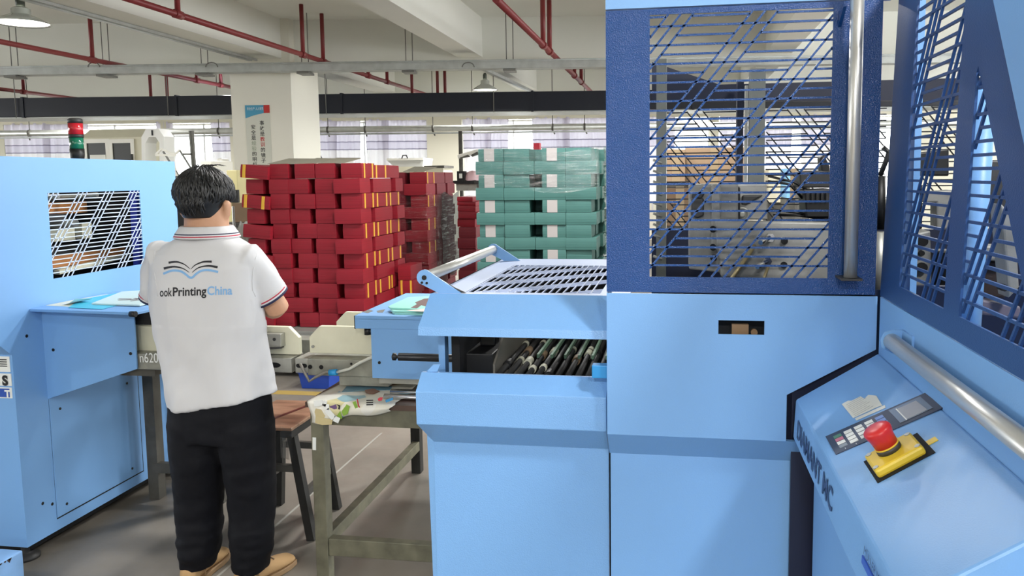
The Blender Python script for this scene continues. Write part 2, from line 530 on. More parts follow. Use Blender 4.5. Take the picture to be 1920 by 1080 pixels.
# red sprinkler pipes
def red_pipe(x, y0, y1, z, r, label, drops, up=True):
    t = thing('sprinkler_pipe', label, 'pipe', (x, y0, z), 'red sprinkler pipes under the ceiling')
    m = MB(); m.cyl((x, y0, z), (x, y1, z), r, 12); m.build('main_pipe', PIPER, t)
    for (y, dx) in drops:
        m = MB(); m.cyl((x + dx, y, z), (x + dx, y, CEIL), r * 0.85, 10); m.lathe((x + dx, y, z), [(r * 1.35, -0.06), (r * 1.35, 0.06)], 10, caps=True, axis=(0, 1, 0))
        m.build('riser', PIPER, t)
red_pipe(-8.38, 5.5, 14.1, 3.35, 0.035, 'red sprinkler pipe slanting from the left edge to the column', [(10.5, -.02), (11.6, -.02), (13.0, 0), (13.75, 0)])
red_pipe(-5.24, 5.0, 17, 3.35, 0.035, 'red sprinkler pipe slanting across above the column', [(7.85, 0), (10.7, 0), (11.35, 0), (13.1, 0), (14.0, 0)])
red_pipe(-1.77, 7.8, 16.8, 3.35, 0.04, 'red sprinkler pipe coming down toward the guard cabinet', [(10.6, 0), (11.15, 0), (13.9, 0), (14.9, 0)])
red_pipe(-12.3, 11, 15.2, 3.3, 0.035, 'short red sprinkler pipe far left behind the cable tray', [(12.1, 0), (12.7, 0), (13.5, 0)])
for i, (u, v) in enumerate(((281, 150), (312, 150), (772, 150), (820, 150), (834, 150))):
    p = atb(u, v, 15.3); m = MB(); m.cyl((p.x, p.y, 2.95), (p.x, p.y, CEIL), 0.03, 8)
    tag(m.build('riser_pipe', PIPER), ['left red riser pipe behind the duct, beside the column', 'right red riser pipe behind the duct, beside the column', 'red riser pipe behind duct left of the far lamp', 'first of two close red riser pipes near the far lamp', 'second of two close red riser pipes near the far lamp'][i], 'pipe', 'red riser pipes behind the duct')

# pendant lamps
SHADE = mat('lamp_shade_enamel', (190, 194, 190), 0.25, 0.6)
LITIN = mat('lamp_lit_inside', (255, 250, 240), 0.5, emit=3.0)
SOCK = mat('lamp_socket', (60, 66, 58), 0.4, 0.3)
def pendant(x, y, zrim, r, label, top):
    t = thing('pendant_lamp', label, 'lamp', (x, y, zrim), 'pendant lamps')
    m = MB(); m.lathe((x, y, zrim), [(r, 0), (r * 0.97, 0.012), (r * 0.7, 0.05), (r * 0.42, 0.085), (r * 0.33, 0.10), (r * 0.33, 0.15), (r * 0.2, 0.17)], 32)
    m.build('shade', SHADE, t, thick=0.003)
    m = MB(); m.lathe((x, y, zrim), [(r * 0.93, 0.012), (r * 0.7, 0.035), (0.01, 0.05)], 32); m.build('diffuser', LITIN, t)
    m = MB(); m.lathe((x, y, zrim + 0.17), [(r * 0.16, 0), (r * 0.16, 0.07), (r * 0.09, 0.1)], 16, caps=True); m.build('socket', SOCK, t)
    m = MB(); m.cyl((x, y, zrim + 0.26), (x, y, top), 0.008, 6); m.build('cord', WIREM, t)
    disk_light(x, y, zrim - 0.02, 60, r * 0.85)
pendant(-6.80, 7.5, 3.25, 0.27, 'silver pendant lamp hanging at the top left corner', CEIL)
pendant(-2.99, 12.3, 2.96, 0.205, 'small pendant lamp hanging in front of the dark duct', 3.2)
# conduit that carries lamp leads
m = MB(); m.bar((-6.5, 5, 3.44), (-6.5, 12.2, 3.44), 0.06, 0.05); m.bar((-6.4, 5, 3.43), (-6.4, 12.2, 3.43), 0.02, 0.03)
tag(m.build('lighting_conduit', GALV), 'pale conduit strip fixed along the edge of the ceiling beam', 'conduit')
pa = at(905, 128, y=12.6); pb = at(1010, 178, y=15.5)
m = MB(); m.bar(pa, pb, 0.06, 0.05); tag(m.build('lighting_rail', GALV), 'pale lighting rail slanting down behind the far pendant lamp', 'rail')

# safety poster on the column
PC0 = atb(459, 206, CB - 0.17); PC1 = atb(505, 206, CB - 0.17)
sw = (PC1 - PC0).length; zt = PC0.z
poster = thing('safety_poster', 'tall safety poster with vertical Chinese lettering on the column', 'poster', PC0)
ou = pB - pA; ou.z = 0; ou.normalize(); on = ou.cross(UP)
cA = Vector((pA.x, pA.y, 0))
s0 = (PC0 - cA).dot(ou); PO = cA + ou * s0 + on * 0.004
m = MB(); m.obox(PO + ou * (sw / 2) + UP * (zt - 0.55), ou * (sw / 2), on * 0.003, UP * 0.62); m.build('sheet', mat('poster_sheet', (206, 208, 196), 0.5), poster)
m = MB(); m.obox(PO + ou * (sw * 0.38) + UP * (zt + 0.01) + on * 0.003, ou * (sw * 0.38), on * 0.003, UP * 0.06)
m.add([PO + ou * (sw * 0.0) + UP * (zt - 0.05) + on * 0.006, PO + ou * (sw * 0.76) + UP * (zt - 0.05) + on * 0.006, PO + ou * (sw * 0.35) + UP * (zt - 0.085) + on * 0.006, PO + UP * (zt - 0.13) + on * 0.006], [(0, 3, 2, 1)])
m.build('header', mat('poster_blue', (70, 150, 184), 0.5), poster)
m = MB(); m.obox(PO + ou * (sw * 0.88) + UP * (zt + 0.01) + on * 0.003, ou * (sw * 0.12), on * 0.004, UP * 0.06); m.build('red_square', mat('poster_red', (190, 44, 40), 0.5), poster)
INK = mat('black_ink', (30, 30, 32), 0.6); INKR = mat('red_ink', (186, 50, 50), 0.6); INKG = mat('grey_ink', (150, 160, 140), 0.6)
lettering('heading_text', '\u5b89\u5168\u751f\u4ea7 \u4eba\u4eba\u6709\u8d23', PO + ou * 0.03 + UP * (zt - 0.002) + on * 0.0065, ou, UP, 0.05, PAPERW, poster, width=sw * 0.66)
for col, (txt, xo) in enumerate((('\u5b89\u5168\u662f\u7ecf\u9a8c\u7684\u660e\u706f', 0.2), ('\u4e8b\u6545\u662f\u6559\u8bad\u7684\u955c\u5b50', 0.56))):
    for k, ch in enumerate(txt):
        mt = INK if k not in (3, 4) else (INKR if col else INKG)
        lettering('character', ch, PO + ou * (sw * xo) + UP * (zt - 0.23 - (0.06 if col == 0 else 0) - 0.083 * k) + on * 0.0035, ou, UP, 0.075, mt, poster, bold=0.001)

# ------------------------------------------------------------------ left feeder cabinet
WX = -2.69
lm = thing('feeder_cabinet', 'light blue machine cabinet with slanted grille at left, beside the person', 'machine', (-3.15, 3.3, 0))
gy0, gy1, gz0, gz1 = 3.04, 3.635, 1.175, 1.55
m = MB(); m.plate((WX, 0, 0), (0, 1, 0), (0, 0, 1), [(2.80, 0.067), (3.93, 0.067), (3.93, 1.70), (2.2, 1.705), (2.2, 1.45), (2.795, 0.892)], [rect(gy0, gy1, gz0, gz1)], 0.006)
m.build('side_panel', LB, lm)
m = MB(); grille(m, (WX - 0.001, 0, 0), (0, 1, 0), (0, 0, 1), rect(gy0, gy1, gz0, gz1), lean=1, off=0.055)
m.build('grille', paint('lit_grille_blue', (196, 212, 238)), lm)  # cabinet blue lightened for the light caught on the bars
m = MB(); m.box(-3.62, WX - 0.006, 2.80, 2.81, 0.067, 0.892); m.prism([(2.8, 0.892), (2.2, 1.45), (2.2, 1.46), (2.81, 0.9)], 'x', -3.62, WX - 0.006)
m.build('front_panel', LB, lm)
m = MB(); m.box(-3.62, WX - 0.006, 3.92, 3.93, 0.067, 1.70); m.build('rear_panel', LB, lm)
m = MB(); m.box(-3.6, WX - 0.01, 3.90, 3.915, 0.1, 1.69); m.build('inner_shade_sheet', VBLACK, lm)  # black sheet added so the cabinet interior reads as shaded
m = MB(); m.plate((-3.62, 0, 0), (0, 1, 0), (0, 0, 1), [(2.80, 0.067), (3.93, 0.067), (3.93, 1.35), (2.5, 1.35), (2.795, 0.892)], [rect(gy0 - 0.15, gy1 + 0.1, gz0 - 0.02, gz1 - 0.23)], 0.006)
m.build('far_side_panel', BLACK, lm)  # far panel coloured black for the shade inside the cabinet
m = MB(); m.box(-3.6, WX - 0.05, 2.86, 3.9, 0.02, 0.067); m.build('plinth', VBLACK, lm)
m = MB(); m.box(WX - 0.004, WX + 0.0015, 2.965, 3.537, 0.117, 0.66); m.build('panel_seam', VBLACK, lm)
ap = MB(); ap.box(WX, WX + 0.004, 2.965, 3.53, 0.124, 0.66); ap = ap.build('access_panel', LB, lm, bevel=0.001)
m = MB()
for (y, z) in ((3.02, 0.60), (3.45, 0.60), (3.02, 0.165), (3.45, 0.165)): m.cyl((WX + 0.003, y, z), (WX + 0.0065, y, z), 0.006, 10)
m.build('screw', BLACK, ap)
m = MB()
for (u, v) in ((50, 630), (98, 945), (80, 944)): p = at(u, v, x=WX); m.cyl((WX - 0.001, p.y, p.z), (WX + 0.001, p.y, p.z), 0.007, 10)
m.build('bolt_hole', VBLACK, lm)
for (y, x) in ((2.84, -2.74), (3.86, -2.74), (2.84, -3.55)):
    m = MB(); m.lathe((x, y, 0), [(0.055, 0), (0.055, 0.012), (0.03, 0.022), (0.016, 0.026), (0.016, 0.07)], 20, caps=True); m.build('levelling_foot', CASTD, lm)
# what shows through the grille
m = MB(); m.box(-3.2, -3.17, 2.9, 3.85, 1.43, 1.49); m.box(-2.95, -2.92, 3.02, 3.8, 1.19, 1.245); m.box(-3.3, -3.26, 2.9, 3.3, 1.33, 1.40)
m.build('timber_guide', WOODB, lm)
m = MB(); m.box(-3.1, -3.06, 3.42, 3.62, 1.30, 1.36); m.box(-3.1, -3.06, 3.67, 3.74, 1.30, 1.38); m.box(-3.12, -3.05, 3.16, 3.2, 1.18, 1.42); m.bar((-2.9, 3.3, 1.17), (-2.9, 3.75, 1.20), 0.03, 0.02)
m.build('ivory_block', IVORY, lm)
m = MB()
for k in range(9): m.bar((-3.35, 2.9 + 0.1 * k, 1.1), (-3.3, 2.95 + 0.1 * k, 1.62), 0.02, 0.02)
m.box(-3.4, -3.36, 2.85, 3.88, 1.36, 1.38); m.box(-3.3, -3.0, 2.85, 3.88, 1.24, 1.26); m.box(-3.3, -3.0, 3.3, 3.5, 1.40, 1.44)
m.build('inner_frame', CASTD, lm)
m = MB()
for y in (3.0, 3.25, 3.5): m.cyl((-3.4, y, 1.39), (-2.95, y, 1.39), 0.022, 12)
for y in (3.1, 3.4, 3.66): m.cyl((-3.4, y, 1.5), (-2.95, y, 1.53), 0.012, 10)
m.build('inner_roller', STEEL, lm)
m = MB(); m.box(-2.80, -2.76, 3.70, 3.75, 1.1, 1.6); m.build('inner_blue_post', mat('royal_blue_paint', (40, 62, 180), 0.5), lm)
m = MB(); m.box(-3.45, -3.43, 2.9, 3.85, 1.15, 1.6); m.build('inner_shade_plate', VBLACK, lm)  # black plate added to stand for the dark interior
# side chute
m = MB(); m.prism([(WX, 0.66), (-2.2545, 0.805), (-2.2545, 1.054), (WX, 1.054)], 'y', 2.962, 2.97); m.build('chute_front', LB, lm)
m = MB(); m.prism([(WX, 2.90), (-2.173, 2.862), (-2.162, 2.97), (-2.165, 3.42), (WX, 3.42)], 'z', 1.054, 1.066); m.build('chute_top', LB, lm, bevel=0.002)
m = MB(); m.box(WX, -2.3, 3.40, 3.41, 0.86, 1.054); m.build('chute_back', LB, lm)
m = MB(); m.box(-2.27, -2.19, 2.99, 3.02, 0.99, 1.054); m.box(-2.28, -2.25, 3.0, 3.38, 0.99, 1.05); m.cyl((-2.19, 2.858, 1.06), (-2.165, 2.858, 1.06), 0.012, 10); m.build('chute_bracket', BLACK, lm)
m = MB()
for (u, v) in ((100, 656), (245, 663)): p = at(u, v, y=2.962); m.cyl((p.x, 2.9605, p.z), (p.x, 2.963, p.z), 0.007, 10)
m.build('chute_screw', BLACK, lm)
# labels on the front
m = MB()
pS = [at(0, 668, y=2.8), at(18, 668, y=2.8), at(0, 697, y=2.8), at(0, 724, y=2.8), at(0, 746, y=2.8)]
zS = lambda v: at(5, v, y=2.8).z
xr = pS[1].x
m.box(xr - 0.09, xr, 2.797, 2.8, zS(697), zS(668)); m.box(xr - 0.09, xr + 0.002, 2.797, 2.8, zS(723), zS(700)); m.box(xr - 0.09, xr, 2.797, 2.8, zS(746), zS(726))
st = m.build('rating_plate', PAPERW, lm)
m = MB()
for k in range(4): m.box(xr - 0.08, xr - 0.012, 2.7955, 2.797, zS(674 + 4 * k) - 0.002, zS(674 + 4 * k) + 0.002)
m.build('plate_lines', INK, st)
m = MB(); m.box(xr - 0.08, xr - 0.01, 2.7955, 2.797, zS(744), zS(728)); m.build('blue_mark', mat('label_blue', (40, 80, 170), 0.5), st)
lettering('plate_letter', 'S', Vector((xr - 0.038, 2.7955, zS(721))), (1, 0, 0), (0, 0, 1), 0.055, INK, st, bold=0.003)
lettering('plate_letter', 'T', Vector((xr - 0.03, 2.7945, zS(743))), (1, 0, 0), (0, 0, 1), 0.04, PAPERW, st, bold=0.002)

# signal tower
TX, TY = -3.5, 4.2
RL = mat('red_lens', (196, 28, 44), 0.2, **{'Coat Weight': 0.5}); GL = mat('green_lens', (14, 112, 84), 0.2, **{'Coat Weight': 0.5})
tw = thing('signal_tower', 'red over green signal tower light behind the blue feeder cabinet', 'signal light', (TX, TY, 0))
def ribbed(z0, z1, r, mt, nm):
    m = MB(); n = 48
    rings = [[Vector((TX + (r + 0.0015 * (i % 2)) * math.cos(2 * PI * i / n), TY + (r + 0.0015 * (i % 2)) * math.sin(2 * PI * i / n), z)) for i in range(n)] for z in (z0, z1)]
    m.loft(rings, True); return m.build(nm, mt, tw)
z = lambda v: at(147, v, y=TY).z
ribbed(z(254), z(229), 0.038, RL, 'red_lens'); ribbed(z(281), z(257), 0.036, GL, 'green_lens')
m = MB(); m.lathe((TX, TY, 0), [(0.033, z(222)), (0.040, z(224)), (0.040, z(231)), (0.036, z(231))], 24, caps=True); m.build('top_cap', CASTD, tw)
m = MB(); m.lathe((TX, TY, 0), [(0.04, z(258)), (0.04, z(252))], 24, caps=True); m.build('spacer', CASTD, tw)
m = MB(); m.lathe((TX, TY, 0), [(0.03, z(310)), (0.039, z(290)), (0.039, z(279))], 24, caps=True); m.build('base', BLACK, tw)
m = MB(); m.cyl((TX, TY, 0), (TX, TY, z(305)), 0.016, 12); m.build('pole', GALV, tw)

# sheets and booklet on the chute
def flat_sheet(name, label, pts, z, th, mt, cat='sheet', curl=None):
    ps = [at(u, v, z=z) for u, v in pts]
    m = MB(); m.prism([(p.x, p.y) for p in ps], 'z', z, z + th)
    o = m.build(name, mt); tag(o, label, cat); return o, ps
o, _ = flat_sheet('cover_sheet', 'pale cream edged cover sheet lying on the blue chute', [(86, 573), (140, 562), (200, 552), (240, 556), (192, 578)], 1.066, 0.001, IVORY)
o, ps = flat_sheet('cover_sheet', 'bright cyan cover sheet lying on the chute beside the person', [(128, 577), (150, 562), (218, 550), (262, 544), (268, 560), (192, 580)], 1.0675, 0.001, SKYP)
pc = at(143, 568, z=1.069)
m = MB(); m.grid(lambda u, v: (pc.x - 0.03 + 0.07 * u, pc.y - 0.05 + 0.1 * v, 1.069 + 0.028 * u * u * (1 - v * 0.6)), 8, 4); m.build('curled_corner', PAPERW, o)
o, ps = flat_sheet('picture_book', 'thin white and teal picture book on the chute beside the person', [(172, 571), (228, 549), (286, 545), (292, 567), (262, 574)], 1.069, 0.006, mat('book_cover_pale', (206, 226, 220), 0.35), 'book')
m = MB(); pc = at(240, 562, z=1.0755)
for (dx, dy, l, a) in ((0, 0, .08, .3), (.03, .03, .07, -.4), (-.03, .02, .06, .1), (.05, -.01, .05, .9)):
    d = Vector((math.cos(a), math.sin(a), 0)) * l / 2; c = Vector((pc.x + dx, pc.y + dy, 1.0752)); m.bar(c - d, c + d, 0.014, 0.0006)
m.build('cover_drawing', mat('brown_ink', (92, 62, 60), 0.6), o)

# chipped blue step at the bottom left corner
pk = at(43, 1031, y=2.55)
m = MB(); m.box(pk.x - 0.4, pk.x, 1.9, 2.55, 0.0, pk.z)
st = m.build('machine_step', mat('chipped_blue_paint', (134, 178, 228), 0.5, var=0.12, vscale=12), bevel=0.006)
tag(st, 'chipped pale blue metal step in the bottom left corner', 'step')
m = MB()
for k in range(7):
    x = 2.54 - random.random() * 0.25; w = 0.004 + random.random() * 0.006
    m.prism([(x - w, pk.z - 0.004), (x + w, pk.z - 0.004), (x + w * 0.3, pk.z - 0.008 - random.random() * 0.012), (x - w * 0.6, pk.z - 0.006 - random.random() * 0.01)], 'x', pk.x - 0.0005, pk.x + 0.0015)
m.build('chipped_patch', mat('rust_brown', (74, 62, 58), 0.7), st)

# ------------------------------------------------------------------ conveyors
ALUR = mat('rail_aluminium', (150, 150, 140), 0.45, 0.45, var=0.25, vscale=14)
c1 = thing('book_conveyor', 'book conveyor with ivory side guide leaving the left cabinet behind the person', 'conveyor', (-2.2, 3.2, 0))
def chamfer_plate(x0, x1, z0, z1, y0, y1, cl, cr_):
    return MB().prism([(x0, z0), (x1, z0), (x1, z1 - cr_), (x1 - cr_, z1), (x0 + cl, z1), (x0, z1 - cl)], 'y', y0, y1)
chamfer_plate(-2.64, -1.552, 0.868, 0.985, 3.03, 3.055, 0, 0.045).build('guide_plate', IVORY, c1, bevel=0.002)
m = MB(); m.box(-2.64, -1.70, 2.975, 3.09, 0.80, 0.868); m.build('front_rail', ALUR, c1, bevel=0.003)
m = MB(); m.box(-2.64, -1.62, 3.32, 3.42, 0.80, 0.868); m.build('back_rail', ALUR, c1, bevel=0.003)
m = MB(); m.box(-1.70, -1.56, 2.972, 3.08, 0.805, 0.866); m.build('end_block', STEEL, c1, bevel=0.002)
m = MB(); m.prism([(-1.655 + 0.028 * math.cos(a) + (0.02 if math.cos(a) > 0 else -0.02), 0.836 + 0.011 * math.sin(a)) for a in [2 * PI * k / 16 for k in range(16)]], 'y', 2.9705, 2.973)
m.cyl((-1.74, 2.974, 0.835), (-1.74, 2.976, 0.835), 0.01, 12); m.build('slot', VBLACK, c1)
m = MB(); m.box(-1.70, -1.612, 2.99, 3.03, 0.906, 0.962); m.build('clamp_block', STEEL, c1, bevel=0.002)
m = MB(); m.bar((-1.71, 2.985, 0.90), (-1.61, 3.0, 0.906), 0.03, 0.006); m.cyl((-1.68, 2.988, 0.94), (-1.68, 2.991, 0.94), 0.007, 10); m.cyl((-1.64, 2.988, 0.94), (-1.64, 2.991, 0.94), 0.007, 10); m.build('clamp_screw', CASTD, c1)
for (x, y) in ((-2.59, 3.5), (-2.24, 3.5), (-2.59, 3.86), (-2.24, 3.86)):
    m = MB(); m.box(x - 0.028, x + 0.028, y - 0.028, y + 0.028, 0, 0.79); m.build('leg', GREYFR, c1)
m = MB(); m.box(-2.6, -2.2, 3.47, 3.5, 0.14, 0.19); m.build('stretcher', GREYFR, c1)
m = MB(); m.box(-2.6, -2.2, 3.83, 3.86, 0.14, 0.19); m.build('stretcher', GREYFR, c1)
m = MB(); m.box(-2.62, -2.2, 3.0, 3.9, 0.765, 0.80); m.build('stand_top', GREYFR, c1)
lettering('painted_number', 'n620', at(262, 679, y=2.975) + Vector((0, -0.001, 0)), (1, 0, 0), (0, 0, 1), 0.06, PAPERW, c1, width=0.085)
c2 = thing('book_conveyor', 'book conveyor with two ivory guides feeding the blue infeed box', 'conveyor', (-1.3, 3.2, 0))
chamfer_plate(-1.506, -1.15, 0.877, 0.991, 3.03, 3.055, 0.046, 0).build('guide_plate', IVORY, c2, bevel=0.002)
chamfer_plate(-1.54, -1.15, 0.877, 0.991, 3.37, 3.395, 0.046, 0).build('guide_plate', IVORY, c2, bevel=0.002)
m = MB(); m.box(-1.49, -1.15, 2.972, 3.11, 0.797, 0.866); m.build('front_rail', ALUR, c2, bevel=0.003)
m = MB(); m.box(-1.545, -1.49, 2.975, 3.1, 0.805, 0.866); m.build('end_block', STEEL, c2, bevel=0.002)
m = MB(); m.box(-1.545, -1.15, 3.3, 3.42, 0.797, 0.866); m.build('back_rail', ALUR, c2, bevel=0.003)
m = MB(); m.prism([(-1.517 + 0.012 * math.cos(a) + (0.012 if math.cos(a) > 0 else -0.012), 0.836 + 0.009 * math.sin(a)) for a in [2 * PI * k / 16 for k in range(16)]], 'y', 2.9735, 2.976)
m.build('slot', VBLACK, c2)
for x, r, zz in ((-1.478, 0.009, 0.833), (-1.43, 0.009, 0.833), (-1.30, 0.005, 0.85)): m = MB(); m.cyl((x, 2.970, zz), (x, 2.973, zz), r, 12); m.build('rail_screw', VBLACK, c2)
m = MB(); m.box(-1.36, -1.15, 2.985, 3.38, 0.757, 0.797); m.build('cross_beam', ALUR, c2)
m = MB(); m.cyl((-1.49, 3.024, 0.905), (-1.49, 3.03, 0.905), 0.006, 10); m.build('screw', STEEL, c2)
hp = [at(563, 682, y=2.96), at(572, 700, y=2.95), at(580, 715, y=2.95), at(592, 707, y=2.95), at(612, 697, y=2.95), at(626, 699, y=2.95)]
m = MB(); m.tube(hp, 0.006, 8); hose = m.build('air_hose', mat('hose_grey', (130, 126, 118), 0.4), c2)
hp2 = [at(630, 698, y=2.95), at(655, 692, y=2.95), at(675, 680, y=2.94), at(700, 668, y=2.90)]
m = MB(); m.tube(hp2, 0.006, 8); m.build('air_hose', mat('hose_clear', (206, 206, 196), 0.35), c2)
p = at(623, 699, y=2.95); m = MB(); m.cyl(p - Vector((0.012, 0, 0)), p + Vector((0.02, 0, 0.003)), 0.013, 12); m.build('hose_fitting', mat('cyan_plastic', (40, 150, 210), 0.4), c2)

# ------------------------------------------------------------------ infeed box
ib = thing('infeed_box', 'light blue infeed box with overhanging top at end of the right conveyor', 'machine', (-0.9, 3.15, 0.8))
YB = 2.882
m = MB(); m.box(-1.24, -0.35, YB, 3.47, 1.05, 1.066); m.box(-1.24, -0.35, YB, YB + 0.012, 1.014, 1.055); m.box(-1.24, -0.35, 3.458, 3.47, 1.014, 1.055); m.build('top_plate', LB, ib, bevel=0.002)
m = MB(); m.box(-1.176, -0.35, YB + 0.002, YB + 0.012, 0.818, 1.05); m.build('front_panel', LB, ib)
m = MB(); m.box(-1.16, -0.35, 3.44, 3.45, 0.818, 1.05); m.build('back_panel', LB, ib)
m = MB(); m.box(-1.2445, -1.2395, YB + 0.004, 3.46, 1.012, 1.064); m.build('end_cap', BLACK, ib)
m = MB(); m.box(-1.16, -0.35, YB + 0.03, 3.43, 0.79, 0.83); m.build('base_beam', STEEL, ib)
m = MB(); m.cyl((-1.2, YB + 0.03, 0.985), (-1.2, YB + 0.03, 1.012), 0.014, 12); p = at(711, 680, y=YB); m.cyl((p.x, YB, p.z), (p.x, YB + 0.004, p.z), 0.006, 10); m.build('bolt', BLACK, ib)
m = MB()
for pts in (((678, 585), (692, 581), (700, 583), (690, 587)), ((706, 583), (722, 580), (718, 586), (708, 586)), ((728, 587), (752, 582), (744, 588))):
    q = [at(u, v, z=1.0662) for u, v in pts]; m.prism([(a.x, a.y) for a in q], 'z', 1.066, 1.0667)
m.build('paint_scuff', mat('scuff_grey', (110, 108, 104), 0.6), ib)
for i, (pts, z, lab) in enumerate((([(740, 590), (735, 587), (770, 572), (830, 570), (830, 592)], 1.066, 'lowest teal booklet of the small pile on the infeed box'),
                                   ([(737, 586), (732, 583), (768, 566), (830, 566), (830, 588)], 1.073, 'middle teal booklet of the small pile on the infeed box'),
                                   ([(732, 580), (728, 577), (765, 560), (830, 556), (830, 584)], 1.080, 'top booklet with brown figure of the small pile on infeed box'))):
    o, _ = flat_sheet('picture_book', lab, pts, z, 0.0065, mat('booklet_teal', (150, 214, 204), 0.4), 'book')
    o['group'] = 'booklets on the infeed box'
pc = [at(u, v, z=1.087) for u, v in ((770, 577), (782, 570), (778, 567), (795, 560), (830, 557), (830, 572), (808, 577), (790, 572), (782, 578))]
m = MB(); m.prism([(a.x, a.y) for a in pc], 'z', 1.0865, 1.087); m.build('cover_figure', mat('brown_ink', (92, 62, 60), 0.6), o)
pc = [at(u, v, z=1.087) for u, v in ((762, 582), (800, 578), (830, 572), (830, 583), (790, 584))]
m = MB(); m.prism([(a.x, a.y) for a in pc], 'z', 1.0865, 1.0869); m.build('cover_band', mat('pink_ink', (224, 200, 196), 0.5), o)

# ------------------------------------------------------------------ work table, stool
tb = thing('work_table', 'worn olive steel frame table between the stool and blue machine', 'table', (-1.05, 3.4, 0))
TZ = 0.74
for nm, (x, y), mt in (('leg', (-1.372, 2.82), OLIVE), ('leg', (-1.39, 4.0), DARKFR), ('leg', (-0.72, 2.82), OLIVE), ('leg', (-0.72, 4.0), DARKFR)):
    m = MB(); m.box(x - 0.026, x + 0.026, y - 0.026, y + 0.026, 0, TZ - 0.03); m.build(nm, mt, tb, bevel=0.003)
m = MB(); m.box(-1.346, -0.746, 2.80, 2.84, 0.12, 0.19); m.build('stretcher', OLIVE, tb, bevel=0.003)
m = MB(); m.box(-1.405, -1.365, 2.846, 3.974, 0.13, 0.18); m.build('stretcher', OLIVE, tb, bevel=0.003)
m = MB(); m.box(-1.40, -0.70, 2.80, 2.84, TZ - 0.09, TZ - 0.02); m.box(-1.40, -0.70, 3.98, 4.02, TZ - 0.09, TZ - 0.02); m.box(-1.41, -1.37, 2.84, 3.98, TZ - 0.09, TZ - 0.02); m.box(-0.74, -0.70, 2.84, 3.98, TZ - 0.09, TZ - 0.02); m.build('top_frame', OLIVE, tb)
m = MB(); m.box(-1.415, -0.69, 2.79, 4.03, TZ - 0.02, TZ); m.build('table_top', mat('table_top_board', (88, 70, 62), 0.3, var=0.35, vscale=7), tb)
m = MB(); m.cyl((-1.12, 2.86, TZ + 0.012), (-0.62, 2.86, TZ + 0.012), 0.012, 12); m.build('steel_rod', CHROME)
tag(bpy.data.objects['steel_rod'], 'front polished steel rod lying on the work table', 'rod', 'steel rods on the table')
m = MB(); m.cyl((-1.12, 2.93, TZ + 0.012), (-0.62, 2.93, TZ + 0.012), 0.012, 12)
tag(m.build('steel_rod', CHROME), 'rear polished steel rod lying on the work table', 'rod', 'steel rods on the table')
m = MB(); m.bar((-1.386, 2.793, 0.55), (-1.384, 2.793, 0.60), 0.014, 0.002, (0, -1, 0)); m.build('paper_tag', PAPERW, tb)

# printed sheet draped over the table corner
def sheet_mat():
    mm = mat('printed_sheet', (224, 222, 206), 0.28)
    nt = mm.node_tree; b = nt.nodes['Principled BSDF']
    tc = nt.nodes.new('ShaderNodeTexCoord'); v = nt.nodes.new('ShaderNodeTexVoronoi'); v.inputs['Scale'].default_value = 9; v.feature = 'F1'
    nt.links.new(tc.outputs['Object'], v.inputs['Vector'])
    sp = nt.nodes.new('ShaderNodeSeparateColor'); nt.links.new(v.outputs['Color'], sp.inputs[0])
    cr = nt.nodes.new('ShaderNodeValToRGB'); cr.color_ramp.interpolation = 'CONSTANT'
    e = cr.color_ramp.elements
    e[0].color = srgb(228, 224, 208); e[1].position = 0.45; e[1].color = srgb(216, 206, 158)
    for p_, c_ in ((0.62, (232, 230, 220)), (0.78, (150, 186, 196)), (0.88, (226, 216, 170)), (0.95, (150, 176, 96))):
        x = e.new(p_); x.color = srgb(*c_)
    nt.links.new(sp.outputs[0], cr.inputs[0]); nt.links.new(cr.outputs[0], b.inputs['Base Color'])
    return mm
SH = sheet_mat()
ps = thing('printed_sheet', 'crumpled printed picture sheet taped over the work table corner', 'printed sheet', (-1.3, 2.85, TZ))
xa, xb = -1.392, -1.06
def fsheet(u, v):
    x = xa + (xb - xa) * u + 0.012 * math.sin(v * 9 + u * 3)
    if v < 0.6:
        t = v / 0.6
        return (x - 0.01 + 0.03 * (1 - t), 3.3 - 0.52 * t, TZ + 0.004 + 0.003 * math.sin(u * 14 + v * 9))
    t = (v - 0.6) / 0.4
    drop = (0.082 - 0.06 * u ** 1.3 + 0.008 * math.sin(u * 9)) * t
    return (x, 2.782 - 0.012 * math.sin(t * PI) - 0.006 * math.sin(u * 11), TZ + 0.004 - drop)
m = MB(); m.grid(fsheet, 24, 30); m.build('sheet', SH, ps, thick=0.0012)
def decal(name, u0, v0, pts, mt, y=2.772):
    q = [at(a, b, y=y) for a, b in pts]
    m = MB(); m.add([tuple(a) for a in q], [list(range(len(q)))]); m.build(name, mt, ps, thick=0.0008)
decal('green_leaf', 0, 0, [(640, 772), (650, 758), (656, 762), (652, 776), (644, 780)], mat('leaf_green', (140, 176, 70), 0.4))
decal('green_leaf', 0, 0, [(630, 782), (638, 770), (642, 784), (634, 790)], mat('leaf_green', (140, 176, 70), 0.4))
decal('green_leaf', 0, 0, [(661, 754), (667, 752), (671, 764), (666, 766)], mat('leaf_green', (140, 176, 70), 0.4))
decal('purple_patch', 0, 0, [(618, 762), (630, 758), (632, 766), (622, 769)], mat('violet_ink', (112, 84, 130), 0.4))
decal('black_patch', 0, 0, [(631, 758), (638, 760), (637, 768), (634, 767), (635, 762)], INK)
decal('red_arc', 0, 0, [(669, 748), (671, 748), (673, 760), (679, 769), (677, 770), (671, 761)], INKR)
for k in range(4): decal('black_bar', 0, 0, [(687, 750 + 4 * k), (699, 749.5 + 4 * k), (700, 751.5 + 4 * k), (687, 752 + 4 * k)], INK)
decal('red_badge', 0, 0, [(708, 748), (712, 745), (718, 745), (716, 751), (710, 752)], mat('badge_red', (204, 70, 80), 0.4))
